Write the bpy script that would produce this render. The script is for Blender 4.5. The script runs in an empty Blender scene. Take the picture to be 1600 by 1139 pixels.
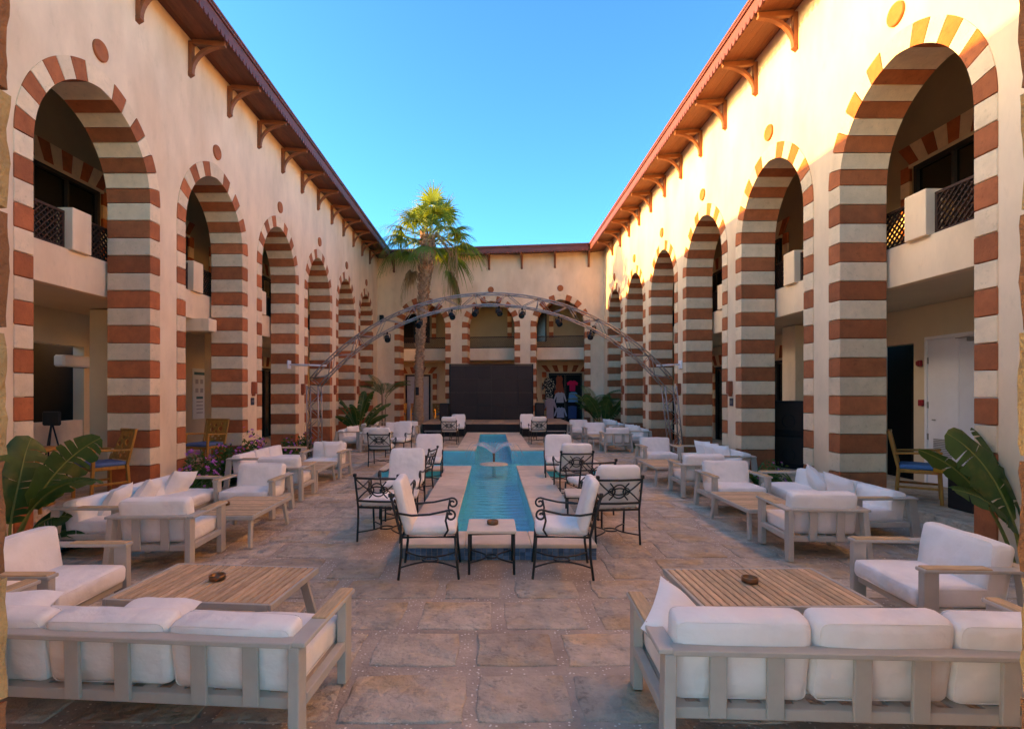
import bpy, math, random
from mathutils import Vector, Matrix, noise
R = math.radians
random.seed(11)
S = bpy.context.scene
COL = S.collection

# ------------------------------------------------------------------ camera, sky, sun, exposure
cam = bpy.data.cameras.new('camera'); cam_o = bpy.data.objects.new('camera', cam); COL.objects.link(cam_o)
cam_o.location = (0, 0, 1.6); cam_o.rotation_euler = (R(90), 0, 0)
cam.sensor_width = 36; cam.lens = 36 * 850 / 1600
cam.shift_x = 32 / 1600; cam.shift_y = 42.5 / 1600
cam.clip_start = .05; cam.clip_end = 2000
S.camera = cam_o

SUN_DIR = Vector((1, -.10, -.30)).normalized()          # direction the light travels
w = bpy.data.worlds.new('World'); S.world = w; w.use_nodes = True
wn, wl = w.node_tree.nodes, w.node_tree.links
bgn = wn['Background']
sky = wn.new('ShaderNodeTexSky'); sky.sky_type = 'NISHITA'; sky.sun_disc = False
sky.sun_elevation = math.asin(-SUN_DIR.z)
sky.sun_rotation = math.atan2(-SUN_DIR.x, -SUN_DIR.y)
sky.air_density = .5; sky.dust_density = 1.0; sky.ozone_density = 2.0; sky.altitude = 300
hsv = wn.new('ShaderNodeHueSaturation'); hsv.inputs['Hue'].default_value = .511; hsv.inputs['Saturation'].default_value = 1.5     # a deep clear desert blue
wl.new(sky.outputs[0], hsv.inputs['Color']); wl.new(hsv.outputs[0], bgn.inputs[0]); bgn.inputs[1].default_value = .12
sun = bpy.data.lights.new('sun', 'SUN'); sun.energy = 2.0; sun.angle = R(.5); sun.color = (.72, .47, .28)
sun_o = bpy.data.objects.new('sun', sun); COL.objects.link(sun_o)
sun_o.rotation_euler = SUN_DIR.to_track_quat('-Z', 'Y').to_euler(); sun_o.location = (-20, 5, 20)
S.view_settings.view_transform = 'Standard'; S.view_settings.look = 'None'
S.view_settings.gamma = 1; S.view_settings.use_curve_mapping = False
S.view_settings.exposure = 3.5
S.view_settings.use_white_balance = True            # camera balanced for open shade, as the photograph is
S.view_settings.white_balance_temperature = 28000; S.view_settings.white_balance_tint = 6
S.render.engine = 'CYCLES'
S.cycles.use_denoising = True
S.cycles.max_bounces = 10; S.cycles.diffuse_bounces = 6; S.cycles.transparent_max_bounces = 12
S.cycles.sample_clamp_indirect = 6

# ------------------------------------------------------------------ materials
def mk(name, col, rough=.8, var=.15, scale=3., bump=.15, bscale=60., spec=.3, metal=0., objvar=.06,
       col2=None, c2scale=6., c2thr=.55, detail=5., stretch=(1, 1, 1), bdist=.01, subs=0, big=0, pits=0., pscale=30.):
    m = bpy.data.materials.new(name); m.use_nodes = True
    n, l = m.node_tree.nodes, m.node_tree.links
    p = n['Principled BSDF']; p.inputs['Roughness'].default_value = rough
    p.inputs['Metallic'].default_value = metal; p.inputs['Specular IOR Level'].default_value = spec
    tc = n.new('ShaderNodeTexCoord'); mp = n.new('ShaderNodeMapping'); mp.inputs['Scale'].default_value = stretch
    l.new(tc.outputs['Object'], mp.inputs['Vector'])
    oi = n.new('ShaderNodeObjectInfo')
    # offset noise by object random so that copies differ
    ad = n.new('ShaderNodeVectorMath'); ad.operation = 'ADD'
    cmb = n.new('ShaderNodeMath'); cmb.operation = 'MULTIPLY'; cmb.inputs[1].default_value = 37.
    l.new(oi.outputs['Random'], cmb.inputs[0]); l.new(mp.outputs[0], ad.inputs[0]); l.new(cmb.outputs[0], ad.inputs[1])
    nz = n.new('ShaderNodeTexNoise'); nz.inputs['Scale'].default_value = scale; nz.inputs['Detail'].default_value = detail
    nz.inputs['Roughness'].default_value = .62
    l.new(ad.outputs[0], nz.inputs['Vector'])
    mr = n.new('ShaderNodeMapRange'); mr.inputs[1].default_value = .3; mr.inputs[2].default_value = .7
    mr.inputs[3].default_value = 1 - var; mr.inputs[4].default_value = 1 + var
    l.new(nz.outputs['Fac'], mr.inputs[0])
    ov = n.new('ShaderNodeMapRange'); ov.inputs[3].default_value = 1 - objvar; ov.inputs[4].default_value = 1 + objvar
    l.new(oi.outputs['Random'], ov.inputs[0])
    mu = n.new('ShaderNodeMath'); mu.operation = 'MULTIPLY'; l.new(mr.outputs[0], mu.inputs[0]); l.new(ov.outputs[0], mu.inputs[1])
    base = n.new('ShaderNodeRGB'); base.outputs[0].default_value = (*col, 1); src = base.outputs[0]
    if col2:
        n2 = n.new('ShaderNodeTexNoise'); n2.inputs['Scale'].default_value = c2scale; n2.inputs['Detail'].default_value = 6
        l.new(ad.outputs[0], n2.inputs['Vector'])
        r2 = n.new('ShaderNodeMapRange'); r2.inputs[1].default_value = c2thr - .06; r2.inputs[2].default_value = c2thr + .08
        l.new(n2.outputs['Fac'], r2.inputs[0])
        mx = n.new('ShaderNodeMix'); mx.data_type = 'RGBA'; mx.inputs[7].default_value = (*col2, 1)
        l.new(r2.outputs[0], mx.inputs[0]); l.new(src, mx.inputs[6]); src = mx.outputs[2]
    vm = n.new('ShaderNodeVectorMath'); vm.operation = 'SCALE'; l.new(src, vm.inputs[0]); l.new(mu.outputs[0], vm.inputs['Scale'])
    col_out = vm.outputs[0]
    if pits:      # small dark pits, chips and grime
        n3 = n.new('ShaderNodeTexNoise'); n3.inputs['Scale'].default_value = pscale; n3.inputs['Detail'].default_value = 8; n3.inputs['Roughness'].default_value = .7
        l.new(ad.outputs[0], n3.inputs['Vector'])
        r3 = n.new('ShaderNodeMapRange'); r3.inputs[1].default_value = .56; r3.inputs[2].default_value = .72; r3.inputs[3].default_value = 1; r3.inputs[4].default_value = 1 - pits
        l.new(n3.outputs['Fac'], r3.inputs[0])
        v3 = n.new('ShaderNodeVectorMath'); v3.operation = 'SCALE'; l.new(col_out, v3.inputs[0]); l.new(r3.outputs[0], v3.inputs['Scale']); col_out = v3.outputs[0]
    l.new(col_out, p.inputs['Base Color'])
    if bump:
        nb = n.new('ShaderNodeTexNoise'); nb.inputs['Scale'].default_value = bscale; nb.inputs['Detail'].default_value = 4
        l.new(ad.outputs[0], nb.inputs['Vector'])
        bp = n.new('ShaderNodeBump'); bp.inputs['Strength'].default_value = bump; bp.inputs['Distance'].default_value = bdist
        hsrc = nb.outputs['Fac']
        if big:
            nb2 = n.new('ShaderNodeTexNoise'); nb2.inputs['Scale'].default_value = big; nb2.inputs['Detail'].default_value = 2
            l.new(ad.outputs[0], nb2.inputs['Vector'])
            am = n.new('ShaderNodeMath'); am.operation = 'MULTIPLY_ADD'; am.inputs[1].default_value = 5.
            l.new(nb2.outputs['Fac'], am.inputs[0]); l.new(nb.outputs['Fac'], am.inputs[2]); hsrc = am.outputs[0]
        l.new(hsrc, bp.inputs['Height']); l.new(bp.outputs[0], p.inputs['Normal'])
    if subs:
        p.inputs['Subsurface Weight'].default_value = subs
    return m

M = {}
M['plaster'] = mk('plaster', (.80, .595, .415), .9, .12, 1.6, .3, 40, objvar=0, bdist=.006, stretch=(1, 1, .45), col2=(.74, .52, .35), c2scale=1.1, c2thr=.57, detail=9, pits=.10, pscale=7)
M['plaster_shade'] = mk('gallery_plaster_painted_shade', (.40, .305, .19), .9, .08, 1.0, .2, 45, objvar=0)  # plaster darkened to put the upper gallery's shade into its colour
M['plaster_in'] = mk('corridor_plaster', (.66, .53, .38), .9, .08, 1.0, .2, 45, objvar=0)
M['red'] = mk('red_stone', (.43, .120, .050), .9, .18, 7, .55, 50, objvar=.2, bdist=.009, pits=.32, pscale=16, detail=8)
M['cream'] = mk('cream_stone', (.75, .555, .375), .9, .10, 6, .5, 50, objvar=.11, bdist=.009, pits=.24, pscale=16, detail=8)
M['eave'] = mk('painted_eave_wood', (.15, .040, .036), .6, .18, 3, .2, 30, stretch=(1, 6, 6), objvar=.1)
M['soffit'] = mk('brown_soffit_wood', (.17, .055, .032), .6, .22, 3, .2, 30, stretch=(1, 8, 8), objvar=.15)
M['bracket'] = mk('bracket_wood', (.25, .085, .042), .6, .2, 4, .2, 30, objvar=.1)
M['tile'] = mk('roof_tile', (.19, .055, .045), .8, .2, 3, .2, 30)
M['lattice'] = mk('brown_lattice_wood', (.045, .019, .013), .6, .2, 6, .1)
M['stone'] = mk('paving_stone', (.56, .43, .325), .85, .24, 6., .9, 34, objvar=.16, col2=(.60, .39, .23), c2scale=2.2, c2thr=.58, bdist=.022, big=5, pits=.5, pscale=13, detail=9)
M['gate_y'] = mk('yellow_rough_stone', (.40, .235, .105), .95, .25, 9, 1., 70, objvar=.1, bdist=.012)
M['gate_r'] = mk('brown_rough_stone', (.26, .10, .045), .95, .25, 9, 1., 70, objvar=.1, bdist=.012)
M['frame'] = mk('greige_painted_metal', (.50, .44, .37), .5, .07, 8, .05, 200, spec=.4, objvar=.04)
M['teak'] = mk('teak_slat', (.62, .40, .24), .65, .25, 10, .2, 60, stretch=(8, 1, 8), objvar=.2)
M['teak_arm'] = mk('teak_arm', (.62, .39, .21), .6, .2, 8, .15, 60, stretch=(8, 1, 8), objvar=.1)
M['fabric'] = mk('white_outdoor_fabric', (.92, .84, .77), .92, .06, 3, .5, 11, spec=.15, objvar=.04, bdist=.025, big=3,
                 col2=(.72, .64, .56), c2scale=1.6, c2thr=.66)
M['pillow'] = mk('white_pillow_fabric', (.90, .85, .80), .92, .04, 3, .5, 10, spec=.15, objvar=.03, bdist=.02)
M['iron'] = mk('black_wrought_iron', (.022, .018, .016), .45, .3, 20, .2, 120, spec=.5)
M['stone_top'] = mk('cream_stone_top', (.80, .63, .49), .5, .1, 6, .1, 40)
M['travertine'] = mk('travertine_coping', (.80, .60, .45), .6, .12, 4, .2, 40, objvar=.08, col2=(.72, .51, .35), c2scale=3, c2thr=.6)
M['mosaic'] = mk('blue_mosaic_tile', (.085, .19, .31), .3, .3, 20, .05, 60, spec=.5, objvar=.4)
M['basin'] = mk('teal_basin', (.0, .70, .80), .4, .12, 3, 0, objvar=0)
M['grout'] = mk('grey_grout', (.35, .32, .28), .9, .1, 20, .1)
M['honey'] = mk('honey_wood', (.45, .185, .042), .45, .2, 6, .1, 50, stretch=(4, 4, 1), objvar=.08)
M['blue_pad'] = mk('blue_seat_fabric', (.075, .135, .27), .9, .1, 10, .2, 80)
M['azure_pad'] = mk('azure_seat_fabric', (.02, .17, .36), .9, .1, 10, .2, 80)
M['alu'] = mk('truss_aluminium', (.36, .31, .29), .42, .12, 12, .05, 100, metal=.75, spec=.5)
M['black'] = mk('matt_black', (.015, .014, .016), .6, .2, 12, .1, 80)
M['screen'] = mk('led_screen_face', (.030, .022, .021), .55, .12, 2, .1, 250, objvar=.10)
M['stagetop'] = mk('stage_plywood', (.50, .31, .20), .6, .2, 4, .1, 30, objvar=.1)
M['white'] = mk('white_paint', (.74, .73, .75), .6, .04, 4, .03, 40)
M['darkglass'] = mk('dark_glass', (.010, .009, .009), .22, .1, 2, 0, spec=.6)
M['darkwood'] = mk('dark_window_frame', (.03, .022, .02), .5, .1, 8, .05)
M['curtain'] = mk('white_curtain', (.50, .50, .54), .9, .1, 6, .2, 20)
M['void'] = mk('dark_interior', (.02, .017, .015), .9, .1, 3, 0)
M['terracotta'] = mk('terracotta_lamp', (.36, .085, .04), .8, .12, 12, .2, 60)
M['sign'] = mk('dark_blue_sign', (.03, .035, .06), .4, .1, 6, 0)
M['red_plastic'] = mk('red_plastic', (.36, .02, .03), .4, .05, 6, 0)
M['grey_metal'] = mk('grey_metal', (.30, .29, .28), .45, .1, 10, .05, metal=.5)
M['copper'] = mk('brown_copper', (.22, .11, .06), .35, .25, 14, .1, metal=.7)
M['trunk'] = mk('palm_trunk', (.40, .25, .16), .95, .35, 9, .9, 30, stretch=(1, 1, 3), bdist=.03)
M['leafbase'] = mk('palm_leaf_base', (.34, .20, .125), .95, .45, 14, .4, 40)
M['soil'] = mk('dark_soil', (.06, .042, .03), .95, .4, 20, .8, 40)
M['poster'] = mk('poster_paper', (.70, .71, .70), .6, .04, 4, 0)
M['poster_teal'] = mk('poster_teal_print', (.05, .16, .17), .6, .05, 4, 0)
M['poster_grey'] = mk('poster_grey_print', (.42, .42, .43), .6, .1, 40, 0)
M['yellow_edge'] = mk('amber_table_edge', (.48, .22, .03), .4, .15, 6, .05)

def leafmat(name, col, trans, rough=.5, var=.35, scale=6, col2=None):
    m = mk(name, col, rough, var, scale, .2, 30, spec=.3, objvar=.2, col2=col2, c2scale=4, c2thr=.6)
    n, l = m.node_tree.nodes, m.node_tree.links
    p = n['Principled BSDF']; out = n['Material Output']
    t = n.new('ShaderNodeBsdfTranslucent'); t.inputs[0].default_value = (*trans, 1)
    a = n.new('ShaderNodeMixShader'); a.inputs[0].default_value = .32
    l.new(p.outputs[0], a.inputs[1]); l.new(t.outputs[0], a.inputs[2]); l.new(a.outputs[0], out.inputs[0])
    return m
M['palm_leaf'] = leafmat('palm_leaf', (.10, .17, .035), (.28, .36, .05), .5, .4, 3, (.22, .21, .05))
M['dry_leaf'] = leafmat('dry_palm_leaf', (.38, .26, .14), (.4, .28, .12), .7)
M['banana'] = leafmat('broad_leaf', (.04, .085, .024), (.12, .22, .03), .42, .4, 5, (.15, .13, .035))
M['bush'] = leafmat('bed_leaf', (.045, .10, .022), (.12, .22, .03), .5)
M['strap'] = leafmat('strap_leaf', (.06, .125, .03), (.14, .24, .04), .45)
M['flower'] = leafmat('purple_flower', (.50, .12, .50), (.5, .15, .5), .7, .2)

def flat(name, col, rough=.7): return mk(name, col, rough, .12, 18, .15, 40, objvar=.05)

def water_mat():
    m = bpy.data.materials.new('pool_water'); m.use_nodes = True
    n, l = m.node_tree.nodes, m.node_tree.links
    n.remove(n['Principled BSDF']); out = n['Material Output']
    tc = n.new('ShaderNodeTexCoord'); mp = n.new('ShaderNodeMapping'); mp.inputs['Scale'].default_value = (1, .55, 1)
    mp.inputs['Scale'].default_value = (.55, 1.25, 1)
    l.new(tc.outputs['Object'], mp.inputs[0])
    n1 = n.new('ShaderNodeTexNoise'); n1.inputs['Scale'].default_value = 7; n1.inputs['Detail'].default_value = 3; n1.inputs['Distortion'].default_value = .6
    l.new(mp.outputs[0], n1.inputs['Vector'])
    # rings spreading from the fountain
    wv = n.new('ShaderNodeTexWave'); wv.wave_type = 'RINGS'; wv.rings_direction = 'SPHERICAL'
    wv.inputs['Scale'].default_value = 1.7; wv.inputs['Distortion'].default_value = 6; wv.inputs['Detail'].default_value = 3
    m2 = n.new('ShaderNodeMapping'); m2.inputs['Location'].default_value = (-.05, -11.5, 0)
    l.new(tc.outputs['Object'], m2.inputs[0]); l.new(m2.outputs[0], wv.inputs['Vector'])
    ad = n.new('ShaderNodeMath'); ad.operation = 'MULTIPLY_ADD'; ad.inputs[1].default_value = .35
    l.new(wv.outputs['Fac'], ad.inputs[0]); l.new(n1.outputs['Fac'], ad.inputs[2])
    bp = n.new('ShaderNodeBump'); bp.inputs['Strength'].default_value = .55; bp.inputs['Distance'].default_value = .045
    l.new(ad.outputs[0], bp.inputs['Height'])
    fr = n.new('ShaderNodeFresnel'); fr.inputs['IOR'].default_value = 1.33; l.new(bp.outputs[0], fr.inputs['Normal'])
    tr = n.new('ShaderNodeBsdfTransparent'); tr.inputs[0].default_value = (.60, 1.0, 1.0, 1)
    gl = n.new('ShaderNodeBsdfGlossy'); gl.inputs['Roughness'].default_value = .03; l.new(bp.outputs[0], gl.inputs['Normal'])
    fm = n.new('ShaderNodeMath'); fm.operation = 'MULTIPLY'; fm.inputs[1].default_value = .6; l.new(fr.outputs[0], fm.inputs[0])
    mx = n.new('ShaderNodeMixShader'); l.new(fm.outputs[0], mx.inputs[0]); l.new(tr.outputs[0], mx.inputs[1]); l.new(gl.outputs[0], mx.inputs[2])
    l.new(mx.outputs[0], out.inputs[0]); return m
M['water'] = water_mat()
def spray_mat():
    m = bpy.data.materials.new('water_spray'); m.use_nodes = True
    n, l = m.node_tree.nodes, m.node_tree.links
    p = n['Principled BSDF']; p.inputs['Base Color'].default_value = (.8, .88, .92, 1); p.inputs['Roughness'].default_value = .1
    t = n.new('ShaderNodeBsdfTransparent'); a = n.new('ShaderNodeMixShader'); a.inputs[0].default_value = .45
    l.new(t.outputs[0], a.inputs[1]); l.new(p.outputs[0], a.inputs[2]); l.new(a.outputs[0], n['Material Output'].inputs[0]); return m
M['spray'] = spray_mat()

def ground_mat():
    m = mk('pebbled_mortar', (.49, .37, .285), .92, .24, 3.5, .8, 45, objvar=0, bdist=.015)
    n, l = m.node_tree.nodes, m.node_tree.links
    p = n['Principled BSDF']; src = p.inputs['Base Color'].links[0].from_socket
    tc = n.new('ShaderNodeTexCoord')
    v = n.new('ShaderNodeTexVoronoi'); v.inputs['Scale'].default_value = 42; l.new(tc.outputs['Object'], v.inputs['Vector'])
    lt = n.new('ShaderNodeMapRange'); lt.inputs[1].default_value = .30; lt.inputs[2].default_value = .20; l.new(v.outputs['Distance'], lt.inputs[0])
    sx = n.new('ShaderNodeSeparateColor'); l.new(v.outputs['Color'], sx.inputs[0])
    g = n.new('ShaderNodeMath'); g.operation = 'GREATER_THAN'; g.inputs[1].default_value = .62; l.new(sx.outputs[0], g.inputs[0])
    mu = n.new('ShaderNodeMath'); mu.operation = 'MULTIPLY'; l.new(lt.outputs[0], mu.inputs[0]); l.new(g.outputs[0], mu.inputs[1])
    mx = n.new('ShaderNodeMix'); mx.data_type = 'RGBA'; mx.inputs[7].default_value = (.86, .77, .66, 1)
    l.new(mu.outputs[0], mx.inputs[0]); l.new(src, mx.inputs[6]); l.new(mx.outputs[2], p.inputs['Base Color']); return m
M['ground'] = ground_mat()

# ------------------------------------------------------------------ mesh helpers
class MB:
    def __init__(s): s.v, s.f, s.sm = [], [], []
    def add(s, vs, fs, smooth=False):
        o = len(s.v); s.v += [tuple(v) for v in vs]
        for f in fs: s.f.append([i + o for i in f]); s.sm.append(smooth)
        return s
    def box(s, c, d, b=0., mat=None):
        hx, hy, hz = d[0] / 2, d[1] / 2, d[2] / 2
        T = Matrix.Translation(c) @ (mat.to_4x4() if mat is not None else Matrix.Identity(4))
        if b <= 0:
            vs = [T @ Vector((x * hx, y * hy, z * hz)) for x in (-1, 1) for y in (-1, 1) for z in (-1, 1)]
            return s.add(vs, [(0, 1, 3, 2), (4, 6, 7, 5), (0, 4, 5, 1), (2, 3, 7, 6), (0, 2, 6, 4), (1, 5, 7, 3)])
        b = min(b, hx * .9, hy * .9, hz * .9)
        vs, idx = [], {}
        for x in (-1, 1):
            for y in (-1, 1):
                for z in (-1, 1):
                    for k, p in enumerate(((hx, hy - b, hz - b), (hx - b, hy, hz - b), (hx - b, hy - b, hz))):
                        idx[x, y, z, k] = len(vs); vs.append(T @ Vector((x * p[0], y * p[1], z * p[2])))
        fs = []
        q = [(-1, -1), (1, -1), (1, 1), (-1, 1)]
        for sg in (-1, 1):
            o = q if sg > 0 else q[::-1]
            fs.append([idx[sg, a, c2, 0] for a, c2 in o])
            fs.append([idx[a, sg, c2, 1] for c2, a in o])
            fs.append([idx[a, c2, sg, 2] for a, c2 in o])
        def orient(f):
            n = (Vector(vs[f[1]]) - Vector(vs[f[0]])).cross(Vector(vs[f[2]]) - Vector(vs[f[0]]))
            cc = sum((Vector(vs[i]) for i in f), Vector()) / len(f) - Vector(c)
            return f if n.dot(cc) > 0 else f[::-1]
        for a in (-1, 1):
            for c2 in (-1, 1):
                fs.append(orient([idx[a, c2, -1, 0], idx[a, c2, 1, 0], idx[a, c2, 1, 1], idx[a, c2, -1, 1]]))
                fs.append(orient([idx[a, -1, c2, 0], idx[a, 1, c2, 0], idx[a, 1, c2, 2], idx[a, -1, c2, 2]]))
                fs.append(orient([idx[-1, a, c2, 1], idx[1, a, c2, 1], idx[1, a, c2, 2], idx[-1, a, c2, 2]]))
                for z in (-1, 1): fs.append(orient([idx[a, c2, z, 0], idx[a, c2, z, 1], idx[a, c2, z, 2]]))
        return s.add(vs, fs)
    def bar(s, p, q, wx, wy, b=.004, up=(0, 0, 1)):
        p, q = Vector(p), Vector(q); z = (q - p); L = z.length; z.normalize(); u = Vector(up)
        if abs(z.dot(u)) > .95: u = Vector((0, 1, 0))
        x = u.cross(z).normalized(); y = z.cross(x)
        return s.box((p + q) / 2, (wx, wy, L), b, Matrix((x, y, z)).transposed())
    def tube(s, pts, r, n=6, closed=False, cap=True):
        P = [Vector(p) for p in pts]; m = len(P); rr = r if isinstance(r, (list, tuple)) else [r] * m
        vs = []; prev = None
        for i in range(m):
            if closed: t = P[(i + 1) % m] - P[i - 1]
            else: t = P[min(i + 1, m - 1)] - P[max(i - 1, 0)]
            t.normalize()
            if prev is None:
                a = Vector((0, 0, 1)) if abs(t.z) < .9 else Vector((1, 0, 0))
                u = t.cross(a).normalized()
            else:
                u = (prev - t * prev.dot(t)).normalized()
            prev = u; v2 = t.cross(u)
            for k in range(n):
                A = 2 * math.pi * k / n; vs.append(P[i] + (u * math.cos(A) + v2 * math.sin(A)) * rr[i])
        fs = []
        for i in range(m if closed else m - 1):
            j = (i + 1) % m
            for k in range(n): fs.append((i * n + k, i * n + (k + 1) % n, j * n + (k + 1) % n, j * n + k))
        if cap and not closed: fs += [tuple(range(n))[::-1], tuple(range((m - 1) * n, m * n))]
        return s.add(vs, fs, n > 5)
    def lathe(s, prof, n=20, c=(0, 0, 0)):
        vs = [(c[0] + r * math.cos(2 * math.pi * k / n), c[1] + r * math.sin(2 * math.pi * k / n), c[2] + z) for r, z in prof for k in range(n)]
        fs = [(i * n + k, i * n + (k + 1) % n, (i + 1) * n + (k + 1) % n, (i + 1) * n + k) for i in range(len(prof) - 1) for k in range(n)]
        fs += [tuple(range(n))[::-1], tuple(range((len(prof) - 1) * n, len(prof) * n))]
        return s.add(vs, fs, True)
    def prism(s, poly, h, T):
        """poly in local xy, extruded along local z 0..h, placed by matrix T"""
        n = len(poly); vs = [T @ Vector((x, y, 0)) for x, y in poly] + [T @ Vector((x, y, h)) for x, y in poly]
        fs = [tuple(range(n))[::-1], tuple(range(n, 2 * n))] + [(i, (i + 1) % n, n + (i + 1) % n, n + i) for i in range(n)]
        return s.add(vs, fs)
    def mesh(s, name, mat, autosmooth=False):
        me = bpy.data.meshes.new(name); me.from_pydata(s.v, [], s.f); me.materials.append(M[mat] if isinstance(mat, str) else mat)
        me.polygons.foreach_set('use_smooth', s.sm); me.validate(); me.update(); return me
    def build(s, name, mat, parent=None, **k):
        return place(name, s.mesh(name, mat), parent, **k)

def place(name, me, parent=None, loc=None, rot=None, mat=None, label=None, kind=None):
    o = bpy.data.objects.new(name, me); COL.objects.link(o); o.parent = parent
    if mat is not None: o.matrix_local = mat
    else:
        if loc is not None: o.location = loc
        if rot is not None: o.rotation_euler = rot
    if label: o['label'] = label
    if kind: o['kind'] = kind
    return o
def tag(o, label=None, cat=None, group=None, kind=None):
    if label: o['label'] = label
    if cat: o['category'] = cat
    if group: o['group'] = group
    if kind: o['kind'] = kind
    return o
def thing(name, label, cat, loc=(0, 0, 0), rotz=0., group=None):
    o = bpy.data.objects.new(name, None); COL.objects.link(o); o.empty_display_size = .1
    o.location = loc; o.rotation_euler = (0, 0, rotz); return tag(o, label, cat, group)
def copy_tree(o, parent=None):
    c = o.copy(); COL.objects.link(c); c.parent = parent
    for ch in list(o.children): copy_tree(ch, c)
    return c
def stand(proto, used, loc, rotz, label, group=None):
    """first call moves the prototype itself, later calls copy it"""
    if proto in used: o = copy_tree(proto)
    else: used.append(proto); o = proto
    o.location = loc; o.rotation_euler = (0, 0, rotz); o['label'] = label
    if group: o['group'] = group
    return o
USED = []
def rotx(a): return Matrix.Rotation(a, 4, 'X')

def cushion(name, w_, d, h, r, bulge, seed, mat='fabric', topround=0.):
    def ax(L, n):
        a = [-L / 2, -L / 2 + r * .3, -L / 2 + r]
        a += [-L / 2 + r + (L - 2 * r) * i / n for i in range(1, n)]
        return a + [L / 2 - r, L / 2 - r * .3, L / 2]
    X, Y, Z = ax(w_, max(4, int(w_ / .12))), ax(d, max(4, int(d / .12))), ax(h, 2 if h < .25 else 5)
    nx, ny, nz = len(X) - 1, len(Y) - 1, len(Z) - 1
    vs, fs, ix = [], [], {}
    rnd = Vector((seed * 3.7, seed * 1.3, seed * 7.1))
    def vert(i, j, k):
        if (i, j, k) in ix: return ix[i, j, k]
        p = Vector((X[i], Y[j], Z[k]))
        q = Vector((max(-w_ / 2 + r, min(w_ / 2 - r, p.x)), max(-d / 2 + r, min(d / 2 - r, p.y)), max(-h / 2 + r, min(h / 2 - r, p.z))))
        dv = p - q
        if dv.length > 1e-6: p = q + dv.normalized() * r
        u, v_, t = 2 * p.x / w_, 2 * p.y / d, 2 * p.z / h
        u, v_, t = (max(-1, min(1, a)) for a in (u, v_, t))
        if h <= d: p.z += bulge * t * (1 - u * u) * (1 - v_ * v_)
        else: p.y += bulge * v_ * (1 - u * u) * (1 - t * t)
        if topround and p.z > 0: p.x *= 1 - topround * (2 * p.z / h) ** 4
        nv = noise.noise_vector(p * 5 + rnd); p += nv * .008 + noise.noise_vector(p * 14 + rnd) * .0025
        ix[i, j, k] = len(vs); vs.append(p); return ix[i, j, k]
    for j in range(ny):
        for i in range(nx):
            fs.append((vert(i, j, nz), vert(i + 1, j, nz), vert(i + 1, j + 1, nz), vert(i, j + 1, nz)))
            fs.append((vert(i, j, 0), vert(i, j + 1, 0), vert(i + 1, j + 1, 0), vert(i + 1, j, 0)))
    for k in range(nz):
        for i in range(nx):
            fs.append((vert(i, 0, k), vert(i + 1, 0, k), vert(i + 1, 0, k + 1), vert(i, 0, k + 1)))
            fs.append((vert(i, ny, k), vert(i, ny, k + 1), vert(i + 1, ny, k + 1), vert(i + 1, ny, k)))
        for j in range(ny):
            fs.append((vert(0, j, k), vert(0, j, k + 1), vert(0, j + 1, k + 1), vert(0, j + 1, k)))
            fs.append((vert(nx, j, k), vert(nx, j + 1, k), vert(nx, j + 1, k + 1), vert(nx, j, k + 1)))
    return MB().add(vs, fs, True).mesh(name, mat)

def seam_mesh(w_, d, h, r):
    mb = MB(); q = .003
    flat_ = h <= d; a, b, c = (w_, d, h) if flat_ else (w_, h, d)
    for sg in (-1, 1):
        k = r * .29; pts = []
        for cx, cy, a0 in ((1, 1, 0), (-1, 1, 90), (-1, -1, 180), (1, -1, 270)):
            for t in (0, 30, 60, 90):
                A = R(a0 + t); x = cx * (a / 2 - r) + math.cos(A) * (r - k); y = cy * (b / 2 - r) + math.sin(A) * (r - k); z = sg * (c / 2 - k)
                pts.append((x, y, z) if flat_ else (x, z, y))
        mb.tube([Vector(p) + noise.noise_vector(Vector(p) * 6) * .004 for p in pts], q, 5, closed=True)
    return mb.mesh('seam', 'fabric')
def pillow_mesh(name, s_, t, seed):
    n = 12; vs, fs = [], []
    for side in (1, -1):
        o = len(vs)
        for j in range(n + 1):
            for i in range(n + 1):
                u, v_ = -1 + 2 * i / n, -1 + 2 * j / n
                hgt = max(0, (1 - u ** 4) * (1 - v_ ** 4)) ** .55
                x = u * (1 - .09 * (1 - v_ * v_)) * s_ / 2; y = v_ * (1 - .09 * (1 - u * u)) * s_ / 2
                nv = noise.noise(Vector((x * 7, y * 7, seed + side)))
                vs.append((x, y, side * t / 2 * hgt * (1 + .25 * nv)))
        for j in range(n):
            for i in range(n):
                a = o + j * (n + 1) + i; f = (a, a + 1, a + n + 2, a + n + 1); fs.append(f if side > 0 else f[::-1])
    return MB().add(vs, fs, True).mesh(name, 'pillow')

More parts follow.
